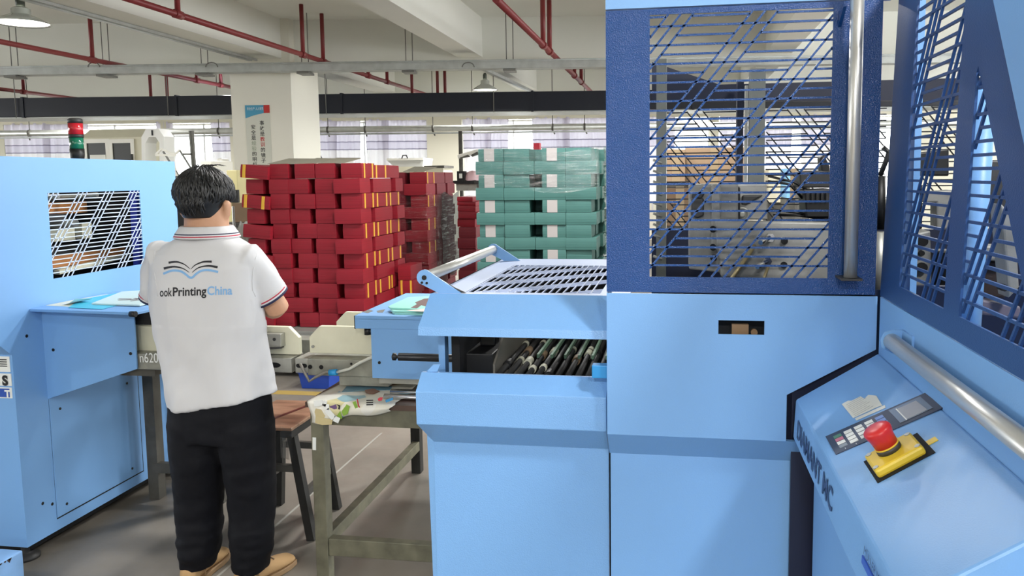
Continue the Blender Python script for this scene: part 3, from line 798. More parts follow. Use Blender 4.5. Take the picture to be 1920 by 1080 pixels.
decal('blue_patch', 0, 0, [(722, 750), (737, 745), (737, 750), (724, 755)], mat('sheet_blue', (70, 150, 200), 0.4))
q = [at(a, b, z=TZ + 0.009) for a, b in ((650, 724), (700, 722), (735, 724), (733, 731), (690, 731), (640, 735))]
m = MB(); m.prism([(a.x, a.y) for a in q], 'z', TZ + 0.007, TZ + 0.0085); m.build('blue_photo', mat('photo_blue', (104, 142, 158), 0.35), ps)
q = [at(a, b, z=TZ + 0.010) for a, b in ((684, 731), (700, 728), (712, 733), (700, 738), (686, 736))]
m = MB(); m.prism([(a.x, a.y) for a in q], 'z', TZ + 0.008, TZ + 0.0095); m.build('brown_photo', mat('photo_brown', (128, 86, 70), 0.35), ps)
# torn white wrapper hanging on the corner
tw_ = thing('torn_wrapper', 'torn white and cardboard wrapper strip hanging from the table corner', 'wrapper', (-1.40, 2.77, TZ))
def strip(pts, w, y): return [at(a, b, y=y) for a, b in pts]
cpts = strip([(589, 757), (606, 755), (612, 758), (612, 768), (618, 775), (626, 784), (636, 789)], 0.02, 2.758)
m = MB()
for i in range(len(cpts) - 1):
    a, b = cpts[i], cpts[i + 1]; d = (b - a).normalized(); s_ = d.cross(Vector((0, 1, 0))) * 0.011
    m.add([a - s_, a + s_, b + s_, b - s_], [(0, 1, 2, 3)])
m.build('white_strip', PAPERW, tw_, thick=0.002)
q = strip([(592, 766), (602, 768), (610, 780), (606, 786), (592, 780), (590, 772)], 0, 2.764)
m = MB(); m.add(q, [list(range(6))]); m.build('card_flap', mat('kraft_tan', (196, 180, 134), 0.7), tw_, thick=0.002)
q = strip([(592, 780), (604, 783), (624, 787), (622, 796), (604, 797), (591, 793)], 0, 2.762)
m = MB(); m.add(q, [list(range(6))]); m.build('card_flap', mat('kraft_tan', (196, 180, 134), 0.7), tw_, thick=0.002)

so = thing('work_stool', 'brown topped steel stool standing just behind the person', 'stool', (-1.75, 3.32, 0))
SZ = 0.52
def stool_leg(top, bot):
    m = MB(); m.bar((top[0], top[1], SZ - 0.05), (bot[0], bot[1], 0), 0.036, 0.036, (0, 1, 0)); m.build('leg', DARKFR, so)
LT = [(-1.68, 3.18), (-1.68, 3.46), (-1.88, 3.46), (-1.88, 3.18)]; LBt = [(-1.595, 3.16), (-1.625, 3.49), (-1.93, 3.50), (-1.93, 3.16)]
for a, b in zip(LT, LBt): stool_leg(a, b)
m = MB()
for i in range(4):
    a, b = LT[i], LT[(i + 1) % 4]; c, d = LBt[i], LBt[(i + 1) % 4]
    for zz in ((0.2, 0.32)[i % 2],):
        t = zz / (SZ - 0.05)
        m.bar((c[0] + (a[0] - c[0]) * t, c[1] + (a[1] - c[1]) * t, zz), (d[0] + (b[0] - d[0]) * t, d[1] + (b[1] - d[1]) * t, zz), 0.026, 0.03)
m.build('stretcher', GREYFR, so)
xr_ = -1.655
m = MB(); m.box(-1.93, xr_, 3.13, 3.52, SZ - 0.05, SZ - 0.015); m.build('seat_frame', DARKFR, so, bevel=0.004)
m = MB(); m.box(-1.94, xr_ + 0.005, 3.12, 3.53, SZ - 0.015, SZ); m.build('seat', mat('brown_printed_top', (150, 118, 96), 0.2, var=0.35, vscale=7, stretch=(1, 4, 1)), so, bevel=0.004)
m = MB(); m.bar((-1.82, 3.16, SZ + 0.001), (-1.72, 3.5, SZ + 0.001), 0.02, 0.001); m.build('dark_stripe', mat('stripe_brown', (82, 40, 34), 0.3), so)
CLEAR = mat('clear_tape', (220, 220, 220), 0.15, **{'Transmission Weight': 0.9, 'IOR': 1.1, 'Alpha': 0.45})
m = MB(); m.grid(lambda u, v: (xr_ + 0.008 - 0.06 * u, 3.115 - 0.01 * math.sin(u * 5), SZ + 0.004 - 0.14 * v), 4, 4); m.build('clear_tape', CLEAR, so)

# floor line, yellow marking, blue bin, white pallet board
m = MB(); m.box(-1.835, -1.823, 2.0, 4.6, 0, 0.0008); o = struct(m.build('trim_6', mat('floor_joint_line', (150, 148, 140), 0.6)))
yl = at(560, 737, z=0)
m = MB(); m.box(-6, -1.2, yl.y - 0.05, yl.y + 0.05, 0, 0.001); struct(m.build('trim_7', mat('floor_yellow', (168, 142, 72), 0.6)))

# ------------------------------------------------------------------ hooded infeed unit of the big machine
YD, YU = 1.66, 1.69
UX0 = at(779, 735, y=YU).x; UX1 = -0.15
hu = thing('hooded_infeed_unit', 'light blue machine unit with slotted hood left of the tall guard cabinet', 'machine', (-0.36, 2.1, 0))
m = MB(); m.prism([(YU + 0.06, 0.05), (YU + 0.06, 0.976), (YU, 1.037), (YU, 1.113), (YU + 0.045, 1.147), (YU + 0.055, 1.147), (YU + 0.07, 1.11), (YU + 0.07, 0.05)], 'x', UX0 + 0.0, UX1)
fr = m.build('front_cover', LBR, hu, bevel=0.0015)
# lower box is a little narrower at its left end
for v in fr.data.vertices:
    if v.co.x < UX0 + 0.01 and v.co.z < 1.0: v.co.x += 0.02
m = MB(); m.box(UX0 + 0.02, UX0 + 0.024, YU + 0.07, 2.6, 0.05, 1.10); m.build('side_cover', LB, hu)
m = MB(); m.box(UX0 + 0.03, UX1, 2.55, 2.56, 0.05, 1.32); m.box(UX0 + 0.03, UX1 + 0.05, 1.77, 2.55, 1.0, 1.01); m.box(UX0 + 0.055, UX0 + 0.075, 1.80, 2.55, 1.01, 1.30); m.build('dark_inner_sheets', VBLACK, hu)  # black sheets added, painting the shade under the hood
# hood
HX0 = -0.578; HZ = 1.325
hh = [at(881, 547, z=HZ), at(958, 497, z=HZ), at(1109, 551, z=HZ), at(1137, 497, z=HZ)]
hx0, hx1 = (hh[0].x + hh[1].x) / 2, hh[2].x + 0.02; hy0, hy1 = (hh[0].y + hh[2].y) / 2, hh[1].y
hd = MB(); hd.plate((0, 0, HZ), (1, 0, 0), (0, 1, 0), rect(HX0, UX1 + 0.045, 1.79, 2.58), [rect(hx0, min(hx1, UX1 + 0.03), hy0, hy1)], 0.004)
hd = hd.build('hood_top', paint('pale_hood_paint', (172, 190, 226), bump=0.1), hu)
m = MB(); m.prism([(1.79, HZ), (1.695, 1.262), (1.692, 1.243), (1.698, 1.243), (1.70, 1.258), (1.79, HZ - 0.005)], 'x', HX0, UX1 + 0.045)
m.box(HX0, HX0 + 0.004, 1.79, 2.58, 1.25, HZ); m.prism([(1.70, 1.25), (1.79, 1.25), (1.79, HZ)], 'x', HX0, HX0 + 0.004); m.box(HX0, UX1 + 0.045, 2.576, 2.58, 1.25, HZ)
m.build('hood_front', LBR, hu)
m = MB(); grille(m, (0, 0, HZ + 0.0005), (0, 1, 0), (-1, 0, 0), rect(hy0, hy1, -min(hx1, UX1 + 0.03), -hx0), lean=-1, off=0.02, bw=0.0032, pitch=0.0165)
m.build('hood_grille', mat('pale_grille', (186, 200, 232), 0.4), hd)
# hood handle
ha = at(797, 520, y=1.80); yb2 = 2.52; hb = at(925, 468, y=yb2)
hb = Vector((ha.x, hb.y, ha.z)); 
hl = MB(); hl.cyl(ha, hb, 0.0135, 24); hl = hl.build('handle_bar', ALU, hu)
for c, nm in ((ha, 'handle_bracket'), (hb, 'handle_bracket')):
    m = MB(); r = 0.019
    arc = [(c.x + r * math.cos(a), c.z + r * math.sin(a)) for a in [PI * 0.25 + PI * k / 8 for k in range(9)]]
    m.prism(arc + [(HX0 + 0.045, HZ - 0.012), (HX0 + 0.075, HZ + 0.0)], 'y', c.y - 0.006, c.y - 0.001)
    b_ = m.build(nm, LB, hl)
m = MB()
for dx, dz, r in ((0, 0, 0.006), (-0.006, -0.012, 0.003), (0.006, -0.013, 0.003)): m.cyl((ha.x + dx, ha.y - 0.008, ha.z + dz), (ha.x + dx, ha.y - 0.005, ha.z + dz), r, 10)
m.build('bracket_screw', BLACK, hl)
m = MB(); m.prism([(ha.x + 0.019 * math.cos(a), ha.z + 0.019 * math.sin(a)) for a in [PI * (-0.1 + 0.08 * k) for k in range(9)]] + [(HX0 + 0.06, HZ + 0.012), (HX0 + 0.085, HZ + 0.001), (HX0 + 0.07, HZ + 0.001), (HX0 + 0.045, HZ + 0.018)], 'y', ha.y - 0.001, ha.y + 0.003); m.build('bracket_edge', CASTD, hl)
# inside: roller bed, block
for k in range(12):
    x = -0.43 + 0.0245 * k
    m = MB(); m.cyl((x, 1.775, 1.115), (x, 2.54, 1.115), 0.0075, 10, 0)
    y = 1.85 + random.random() * 0.5
    m.cyl((x, y, 1.115), (x, y + 0.02, 1.115), 0.0095, 12, 1)
    y = 1.80 + random.random() * 0.6
    m.cyl((x, y, 1.115), (x, y + 0.045, 1.115), 0.0105, 12, random.choice((1, 2, 3)))
    m.build('roller', [CASTD, IVORY, mat('tan_sleeve', (150, 124, 96), 0.5), BLACK], hu)
m = MB()
for k in range(7): m.box(-0.36 + 0.036 * k, -0.354 + 0.036 * k, 2.0, 2.5, 1.125, 1.135)
m.build('green_guide', mat('green_guide', (110, 146, 120), 0.5), hu)
m = MB(); m.box(-0.53, -0.445, 1.86, 2.2, 1.02, 1.165); m.box(-0.50, -0.46, 1.95, 2.0, 1.165, 1.25); m.build('motor_block', BLACK, hu, bevel=0.003)
m = MB(); m.prism([(1.86, 1.05), (2.3, 1.05), (2.3, 1.25), (2.1, 1.25), (1.86, 1.14)], 'x', -0.445, -0.44); m.build('block_cover', mat('block_cover_grey', (120, 116, 106), 0.6), hu)
m = MB(); p0 = at(822, 640, y=1.80); p1 = at(835, 690, y=1.80); m.box(p0.x, p1.x, 1.80, 1.83, p1.z - 0.02, p0.z + 0.03); m.build('hood_post', LB, hu)
m = MB(); q = [at(a, b, y=1.74) for a, b in ((800, 697), (812, 684), (826, 683), (820, 697))]; m.prism([(a.x, a.z) for a in q], 'y', 1.738, 1.742); m.build('corner_tab', LB, hu)
m = MB(); p0 = at(1110, 684, y=1.68); p1 = at(1140, 709, y=1.68); m.box(p0.x, p1.x, 1.675, 1.70, p1.z, p0.z); m.build('blue_stop', mat('cyan_block', (40, 140, 206), 0.35), hu, bevel=0.002)
pr0 = at(742, 665, y=2.35); pr1 = at(822, 671, y=2.35)
m = MB(); m.cyl((pr0.x + 0.01, 2.35, pr1.z), (HX0 + 0.02, 2.35, pr1.z), 0.0125, 16); rb = m.build('locking_bar', mat('black_metal', (44, 44, 46), 0.35, 0.5), hu)
m = MB(); m.lathe((pr0.x - 0.012, 2.35, pr1.z), [(0.006, 0), (0.012, 0.003), (0.012, 0.012), (0.005, 0.016), (0.005, 0.026)], 14, caps=True, axis=(1, 0, 0)); m.build('knob', BLACK, rb)
m = MB(); m.box(HX0 + 0.01, HX0 + 0.03, 2.33, 2.5, 1.0, 1.28); m.build('bar_mount', LB, rb)

# ------------------------------------------------------------------ tall guard cabinet
gc = thing('guard_cabinet', 'tall light and dark blue guard cabinet with grille door and vertical handle', 'machine', (0.13, 2.1, 0))
DX0 = at(1137, 400, y=YD).x; DX1 = at(1648, 300, y=YD).x
q = [at(u, v, y=YD) for u, v in ((1218, 32), (1560, 10), (1555, 521), (1218, 520))]
wx0, wx1 = (q[0].x + q[3].x) / 2, (q[1].x + q[2].x) / 2; wz1, wz0 = (q[0].z + q[1].z) / 2, (q[2].z + q[3].z) / 2
ZS = at(1400, 550, y=YD).z; ZT = at(1300, 14, y=YD).z
dr = MB(); dr.plate((0, YD, 0), (1, 0, 0), (0, 0, 1), rect(DX0, DX1, ZS, ZT), [rect(wx0, wx1, wz0, wz1)], 0.004)
dr.box(DX0, DX0 + 0.003, YD + 0.004, YD + 0.035, ZS, ZT); dr.box(DX1 - 0.003, DX1, YD + 0.004, YD + 0.035, ZS, ZT)
dr = dr.build('door', DB, gc)
m = MB(); grille(m, (0, YD + 0.0005, 0), (1, 0, 0), (0, 0, 1), rect(wx0, wx1, wz0, wz1), lean=1, off=-0.065, period=0.1675, gap=0.0255)
m.build('door_grille', DB, dr)
hx = at(1600, 300, y=YD - 0.045)
m = MB(); m.cyl((hx.x, YD - 0.045, at(1594, 520, y=YD - 0.045).z), (hx.x, YD - 0.045, ZT + 0.1), 0.0128, 24); hb_ = m.build('handle_bar', ALU, dr)
zb = at(1590, 521, y=YD - 0.045).z
m = MB(); m.box(hx.x - 0.02, hx.x + 0.02, YD - 0.06, YD, zb - 0.004, zb); m.build('handle_bracket', CASTD, hb_)
m = MB(); m.prism([(YD - 0.05, ZT - 0.02), (YD, ZT - 0.05), (YD, ZT - 0.02)], 'x', hx.x - 0.026, hx.x - 0.02); m.build('upper_bracket', DB, hb_)
m = MB(); m.box(DX0, DX1 + 0.02, YD - 0.002, YD + 0.03, ZT + 0.003, ZT + 0.2); m.build('top_cover', LB, gc)
# lower cover with slot and cut corner
pc = [at(u, v, y=YD) for u, v in ((1642, 655), (1475, 740), (1475, 826))]
ZB = 1.042
qs = [at(u, v, y=YD) for u, v in ((1347, 600), (1433, 628))]
lowpoly = [(DX0, ZB), (pc[1].x, ZB), (pc[1].x, pc[1].z), (pc[0].x, pc[0].z), (pc[0].x, ZS - 0.003), (DX0, ZS - 0.003)]
m = MB(); m.plate((0, YD - 0.002, 0), (1, 0, 0), (0, 0, 1), lowpoly, [rect(qs[0].x, qs[1].x, qs[1].z, qs[0].z)], 0.004)
m.box(DX0, DX0 + 0.003, YD + 0.002, YD + 0.1, ZB, ZS - 0.003)
lc = m.build('lower_cover', LB, gc)
m = MB(); m.box(qs[0].x - 0.02, qs[1].x + 0.02, YD + 0.05, YD + 0.06, qs[1].z - 0.03, qs[0].z + 0.02); m.build('slot_backing', VBLACK, lc)
m = MB(); p0, p1 = at(1372, 607, y=YD + 0.035), at(1403, 628, y=YD + 0.035); m.box(p0.x, p1.x, YD + 0.03, YD + 0.045, p1.z, p0.z); m.cyl((p1.x + 0.012, YD + 0.03, p1.z + 0.006), (p1.x + 0.012, YD + 0.045, p1.z + 0.006), 0.007, 12); m.build('slot_latch', mat('tan_latch', (150, 118, 84), 0.5), lc)
m = MB(); m.prism([(YD - 0.002, ZB), (YD + 0.06, 0.978), (YD + 0.066, 0.978), (YD + 0.01, ZB)], 'x', DX0, pc[1].x + 0.12); m.build('chamfer_band', LB, gc)
m = MB(); m.box(DX0 + 0.002, 0.272, YD + 0.06, YD + 0.066, 0.05, 0.978); m.build('base_cover', LB, gc)
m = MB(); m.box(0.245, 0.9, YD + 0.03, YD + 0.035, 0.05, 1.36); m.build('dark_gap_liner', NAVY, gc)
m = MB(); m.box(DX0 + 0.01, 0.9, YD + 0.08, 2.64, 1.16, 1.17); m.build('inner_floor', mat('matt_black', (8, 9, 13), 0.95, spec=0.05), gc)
# rear guard, posts
YR = 2.65
def post(u0, u1, v0, v1, y, d, mt, nm):
    a, b = at(u0, v1, y=y), at(u1, v0, y=y)
    m = MB(); m.box(min(a.x, b.x), max(a.x, b.x), y, y + d, a.z, b.z); return m.build(nm, mt, gc)
POSTG = paint('grey_post_paint', (112, 116, 112), bump=0.05)
post(1230, 1250, 110, 540, 2.45, 0.05, POSTG, 'frame_post')
post(1404, 1436, 128, 360, 2.45, 0.05, POSTG, 'frame_post')
post(1380, 1395, 150, 400, 2.55, 0.05, NAVY, 'frame_post')
post(1395, 1403, 160, 360, 2.5, 0.02, WHITEP, 'light_strip')
za, zc = at(1480, 155, y=YR).z, at(1480, 205, y=YR).z
rx0, rx1 = at(1222, 300, y=YR).x, 1.6
m = MB(); m.prism([(rx0, at(1224, 190, y=YR).z), (rx0, at(1224, 116, y=YR).z), (at(1350, 150, y=YR).x, za), (rx1, za), (rx1, zc)], 'y', YR, YR + 0.02); m.build('rear_top_panel', NAVY, gc)
BLK = mat('black_guard_paint', (18, 20, 26), 0.5)
zl = at(1300, 430, y=YR).z
m = MB(); m.box(rx0, rx1, YR, YR + 0.02, 0.4, zl); m.build('rear_lower_panel', NAVY, gc)
for (u0, u1) in ((1250, 1382), (1436, 1660), (1670, 1820)):
    a, b = at(u0, 300, y=YR).x, at(u1, 300, y=YR).x
    m = MB(); grille(m, (0, YR, 0), (1, 0, 0), (0, 0, 1), rect(a, b, zl, zc), lean=-1, off=0.03, bw=0.004)
    m.build('rear_grille', BLK, gc)
# machinery seen through the door
def blk(poly, y, d, mt, nm, bev=0.004):
    q = [at(u, v, y=y) for u, v in poly]
    m = MB(); m.prism([(a.x, a.z) for a in q], 'y', y, y + d); return m.build(nm, mt, gc, bevel=bev)
blk([(1292, 346), (1384, 344), (1384, 500), (1356, 512), (1292, 505)], 2.12, 0.12, CAST, 'cast_bracket')
blk([(1297, 362), (1322, 362), (1316, 372), (1302, 372), (1297, 396)], 2.105, 0.014, CASTD, 'bracket_recess')
blk([(1296, 372), (1320, 372), (1320, 404), (1308, 410), (1296, 404)], 2.10, 0.02, CASTD, 'bracket_recess')
blk([(1334, 346), (1352, 346), (1352, 470), (1334, 470)], 2.09, 0.03, CAST, 'cast_rib')
blk([(1376, 350), (1388, 350), (1388, 415), (1376, 415)], 2.15, 0.1, BLACK, 'dark_slot')
blk([(1382, 345), (1438, 345), (1438, 412), (1376, 412)], 2.2, 0.1, CAST, 'bearing_housing')
blk([(1392, 366), (1432, 366), (1400, 384), (1390, 384)], 2.19, 0.012, CASTD, 'housing_recess')
p = at(1391, 402, y=2.18); m = MB(); m.lathe((p.x, 2.19, p.z), [(0.02, 0), (0.02, 0.012), (0.014, 0.012), (0.014, 0.004), (0.009, 0.004), (0.009, 0.018), (0.004, 0.018)], 24, caps=True, axis=(0, -1, 0)); m.build('bearing', STEEL, gc)
blk([(1340, 414), (1560, 418), (1560, 530), (1352, 520)], 2.05, 0.05, CAST, 'gear_plate')
for (u, v) in ((1471, 452), (1470, 497), (1337, 430), (1337, 464), (1338, 484)): p = at(u, v, y=2.045); m = MB(); m.cyl((p.x, 2.043, p.z), (p.x, 2.055, p.z), 0.0085, 16); m.build('plate_hole', VBLACK, gc)
for (u, v) in ((1447, 447), (1441, 492)):
    p = at(u, v, y=2.0); m = MB(); m.cyl((p.x, 2.05, p.z), (p.x, 2.02, p.z), 0.011, 6); m.cyl((p.x - 0.004, 2.02, p.z), (p.x - 0.03, 1.97, p.z - 0.008), 0.006, 10); m.build('hex_bolt', CHROME, gc)
m = MB(); m.tube([at(1415, 460, y=2.0), at(1395, 490, y=1.98), at(1370, 525, y=1.95)], 0.005, 8); m.tube([at(1440, 500, y=2.0), at(1430, 530, y=1.98)], 0.004, 8); m.build('copper_rod', mat('brass_rod', (176, 160, 120), 0.4, 0.6), gc)
blk([(1500, 322), (1560, 318), (1560, 352), (1500, 352)], 2.3, 0.12, CASTD, 'electric_box')
blk([(1508, 356), (1560, 354), (1560, 408), (1512, 408)], 2.25, 0.12, BLACK, 'electric_box')
for k in range(5): blk([(1512 + 9 * k, 360), (1517 + 9 * k, 360), (1517 + 9 * k, 380), (1512 + 9 * k, 380)], 2.24, 0.012, CASTD, 'terminal')
blk([(1538, 295), (1546, 290), (1556, 312), (1556, 324), (1540, 322)], 2.3, 0.05, BLACK, 'lever')
m = MB()
for k, (a, b, c) in enumerate((((1440, 340), (1480, 345), (1505, 372)), ((1440, 392), (1490, 398), (1560, 410)), ((1450, 402), (1500, 404), (1560, 414)), ((1440, 330), (1490, 342), (1520, 360)))):
    m.tube([at(*a, y=2.3), at(*b, y=2.28), at(*c, y=2.3)], 0.004, 6)
m.build('cable', BLACK, gc)
m = MB()
for k in range(10): p = at(1222, 300 + 20 * k, y=2.3); m.cyl((p.x + 0.004, 2.3, p.z), (p.x + 0.03, 2.3, p.z - 0.01), 0.004, 6)
m.build('chain_link', STEEL, gc)

# ------------------------------------------------------------------ side cabinet (runs towards the camera)
SXW = 0.41; TILT = 0.032
sc_ = thing('side_cabinet', 'blue side cabinet with dark slanted grille panel at right edge', 'machine', (0.9, 1.2, 0))
ew = Vector((TILT, 0, 1)).normalized()
def wp(u, v):
    """photo point on the leaning panel -> (-Y, height) panel coordinates"""
    o = Vector((SXW, 0, 1.37)); nn = Vector((1, 0, -TILT)).normalized()
    d = M3 @ Vector((u - U0, V0 - v, -FOC)); t = (o - EYE).dot(nn) / d.dot(nn); p = EYE + d * t
    return (-p.y, (p - o).dot(ew))
O = Vector((SXW, 0, 1.37)); EUW = Vector((0, -1, 0))
h1 = [wp(*q) for q in ((1690, 540), (1775, 577), (1815, 0), (1725, 0))]
ul, ur = (h1[0][0] + h1[3][0]) / 2, (h1[1][0] + h1[2][0]) / 2
vb = (h1[0][1] + h1[1][1]) / 2
hole1 = [(ul, vb), (ur, vb), (ur, 0.585), (ul, 0.585)]
t0 = [wp(*q) for q in ((1803, 592), (1920, 645), (1919, 512), (1838, 125))]
apex = t0[3]; e2 = t0[2]; sl = (e2[0] - apex[0]) / (e2[1] - apex[1])
lb = t0[0]; hole2 = [(lb[0], vb), (apex[0] + sl * (vb - apex[1]), vb), (apex[0] + 0.004, apex[1]), (lb[0] + 0.0, apex[1] * 0.98)]
ub0 = wp(1920, 210); ub1 = wp(1874, 0); sl2 = (ub0[0] - ub1[0]) / (ub0[1] - ub1[1])
bd = lambda v: ub0[0] + sl2 * (v - ub0[1])
far = (wp(1655, 555)[0] + wp(1688, 0)[0]) / 2
bt = wp(1700, 578)[1]
bt = wp(1655, 555)[1]
outer = [(far, bt), (bd(bt), bt), (bd(0.62), 0.62), (far, 0.62)]
m = MB(); m.plate(O, EUW, ew, outer, [hole1, hole2], -0.004)
gp = m.build('guard_panel', DBF, sc_)
m = MB(); grille(m, O + Vector((-0.001, 0, 0)), EUW, ew, hole1, lean=1, off=-0.05, slope=1.6, bw=0.0045, th=0.004); grille(m, O + Vector((-0.001, 0, 0)), EUW, ew, hole2, lean=1, off=-0.03, slope=1.6, bw=0.0045, th=0.004)
m.build('guard_grille', DBF, gp)
m = MB(); m.plate(O + Vector((-0.002, 0, 0)), EUW, ew, [(bd(bt), bt), (-0.5, bt), (-0.5, 0.62), (bd(0.62), 0.62)], [], -0.006); m.build('upper_cover', LB, sc_)
m = MB(); m.box(SXW - 0.004, SXW + 0.004, 0.72, 1.645, 1.16, 1.37 + bt - 0.002); m.build('lower_cover', LB, sc_)
m = MB(); m.box(SXW + 0.01, 1.2, 0.72, 0.73, 0.05, 1.9); m.build('end_cover', LB, sc_)
# inside of the side cabinet
def wblk(poly, y, d, mt, nm, bev=0.004):
    q = [at(u, v, y=y) for u, v in poly]
    m = MB(); m.prism([(a.x, a.z) for a in q], 'y', y, y + d); return m.build(nm, mt, sc_, bevel=bev)
m = MB(); p0 = at(1708, 300, y=1.62); m.box(p0.x - 0.0, p0.x + 0.012, 1.60, 1.66, 1.25, 2.0); m.build('blue_post', LB, sc_)
m = MB(); p0 = at(1822, 400, y=1.35); m.cyl((p0.x, 1.35, 1.2), (p0.x + 0.012, 1.35, 1.73), 0.017, 20); m.build('blue_tube', LB, sc_)
wblk([(1706, 440), (1745, 432), (1748, 560), (1708, 560)], 1.85, 0.06, CAST, 'bearing_plate')
m = MB()
for (u, v) in ((1731, 453), (1730, 502), (1729, 475), (1724, 545)): p = at(u, v, y=1.84); m.cyl((p.x, 1.84, p.z), (p.x, 1.86, p.z), 0.011 if v != 475 else 0.006, 16)
m.build('bearing_hole', VBLACK, sc_)
wblk([(1735, 360), (1790, 356), (1790, 430), (1756, 430), (1756, 380), (1735, 380)], 1.95, 0.05, CAST, 'cast_frame')
wblk([(1702, 350), (1730, 350), (1730, 430), (1702, 430)], 1.9, 0.05, BLACK, 'dark_box')
wblk([(1750, 470), (1790, 470), (1790, 560), (1750, 560)], 1.9, 0.05, BLACK, 'dark_box')
wblk([(1846, 460), (1890, 462), (1888, 490), (1846, 488)], 1.5, 0.05, CAST, 'cast_ledge')
wblk([(1840, 488), (1892, 492), (1886, 560), (1840, 556)], 1.52, 0.05, mat('dark_brown_box', (44, 34, 32), 0.5), 'dark_box')
wblk([(1832, 560), (1915, 575), (1915, 598), (1832, 590)], 1.45, 0.05, mat('mauve_plate', (104, 98, 112), 0.5, var=0.1), 'ledge_plate')
wblk([(1876, 380), (1905, 410), (1912, 540), (1892, 560)], 1.42, 0.05, CAST, 'cast_arm')
p = at(1884, 540, y=1.4); m = MB(); m.cyl((p.x, 1.40, p.z), (p.x, 1.42, p.z), 0.006, 12); m.build('arm_bolt', VBLACK, sc_)
wblk([(1700, 290), (1780, 278), (1780, 330), (1700, 330)], 2.2, 0.05, BLACK, 'motor_bar')
wblk([(1850, 300), (1900, 300), (1900, 420), (1850, 420)], 1.7, 0.05, CASTD, 'inner_casting')
m = MB(); m.tube([at(1650, 330, y=1.95), at(1662, 300, y=1.95), at(1666, 285, y=1.95), at(1655, 276, y=1.95)], 0.006, 8); m.cyl(at(1650, 430, y=1.95), at(1650, 330, y=1.95), 0.013, 12); m.build('hose_assembly', BLACK, sc_)
m = MB(); m.cyl(at(1648, 560, y=1.8), at(1648, 435, y=1.8), 0.016, 14); m.build('steel_column', STEEL, sc_)
m = MB(); m.box(SXW + 0.02, 1.3, 1.68, 1.7, 1.2, 1.37); m.box(SXW + 0.5, 1.3, 0.8, 2.4, 1.2, 1.21); m.box(1.28, 1.3, 0.8, 2.6, 1.2, 1.75); m.build('dark_inner_sheets', NAVY, sc_)
# rail handle
BX = 0.385
ra = at(1672, 640, x=BX); rbp = Vector((BX, 0.70, ra.z))
m = MB(); m.cyl(ra, rbp, 0.0145, 24); rh = m.build('rail_handle', ALU, sc_)
m = MB(); q = [at(u, v, x=SXW - 0.006) for u, v in ((1652, 622), (1728, 620), (1728, 652), (1670, 640))]
rr = 0.021
m.prism([(ra.x - rr * 0.9, ra.z + 0.002), (ra.x - rr * 0.6, ra.z + 0.016), (ra.x, ra.z + rr), (SXW, ra.z + rr), (SXW, ra.z - 0.03), (ra.x, ra.z - rr), (ra.x - rr * 0.8, ra.z - 0.012)], 'y', ra.y, ra.y + 0.004)
m.box(SXW - 0.008, SXW - 0.004, ra.y - 0.06, ra.y + 0.004, ra.z - 0.03, ra.z + 0.021)
m.build('rail_bracket', LB, rh)

# ------------------------------------------------------------------ control console
cc = thing('control_console', 'sloping light blue control console with keypad and red emergency stop button', 'control console', (0.33, 1.25, 0))
A = Vector((0.412, 1.66, 1.242)); B = Vector((0.246, 1.66, 1.136))
YE = 0.862
m = MB(); m.prism([(A.x - 0.006, A.z - 0.0045), (B.x, B.z), (B.x - 0.004, 1.055), (B.x + 0.04, 1.0), (A.x - 0.006, 1.0)], 'y', YE, 1.645); m.build('console_body', LB, cc, bevel=0.004)
m = MB(); m.box(0.285, 0.40, 0.9, 1.64, 0.05, 1.0); m.build('console_pedestal', LB, cc)
e1 = (A - B).normalized(); ey = Vector((0, 1, 0)); CN = e1.cross(ey).normalized()
def cp(s, y, h=0): return B + e1 * s + Vector((0, y - 1.66, 0)) + CN * h
def cpl(mb, s0, s1, y0, y1, h0, h1, mi=0, skew=0):
    c = cp((s0 + s1) / 2, (y0 + y1) / 2, (h0 + h1) / 2)
    return mb.obox(c, e1 * ((s1 - s0) / 2) + ey * skew, ey * ((y1 - y0) / 2), CN * ((h1 - h0) / 2), mi)
kp = MB(); kp.add([cp(s, y, h) for h in (0, 0.0015) for s, y in ((0.015, 1.296), (0.192, 1.256), (0.190, 1.342), (0.015, 1.385))], [(3, 2, 1, 0), (4, 5, 6, 7), (0, 1, 5, 4), (1, 2, 6, 5), (2, 3, 7, 6), (3, 0, 4, 7)])
kp = kp.build('keypad_panel', GREYPANEL, cc)
sky = lambda s: -0.04 / 0.176 * (s - 0.015)
for c in range(5):
    for r in range(4):
        s = 0.033 + 0.0185 * c; y = 1.365 + sky(s) - 0.0155 * r - 0.002
        mt = PAPERW
        if c == 0: mt = [mat('key_green', (90, 140, 116), 0.5), mat('key_rose', (196, 120, 140), 0.5), PAPERW, mat('key_grey', (130, 140, 150), 0.5)][r]
        if c == 4: mt = BLUEK
        m = MB(); cpl(m, s - 0.0068, s + 0.0068, y - 0.0055, y + 0.0055, 0.0015, 0.0024, skew=-0.0015); m.build('key', mt, kp)
m = MB()
for c in range(4): cpl(m, 0.033 + 0.0185 * c, 0.034 + 0.0185 * c, 1.30 + sky(0.033 + 0.0185 * c), 1.304 + sky(0.033 + 0.0185 * c), 0.0015, 0.0019)
m.build('tick_mark', PAPERW, kp)
m = MB(); m.add([cp(s, y, 0.0022) for s, y in ((0.127, 1.281), (0.180, 1.272), (0.180, 1.336), (0.126, 1.349))], [(0, 1, 2, 3)]); m.build('display_window', mat('display_glass', (132, 142, 158), 0.15), kp, thick=0.0006)
m = MB(); m.add([cp(s, y, 0.0027) for s, y in ((0.138, 1.281), (0.172, 1.276), (0.170, 1.328), (0.137, 1.336))], [(0, 1, 2, 3)]); m.build('display_screen', mat('display_screen', (164, 164, 168), 0.3), kp, thick=0.0004)
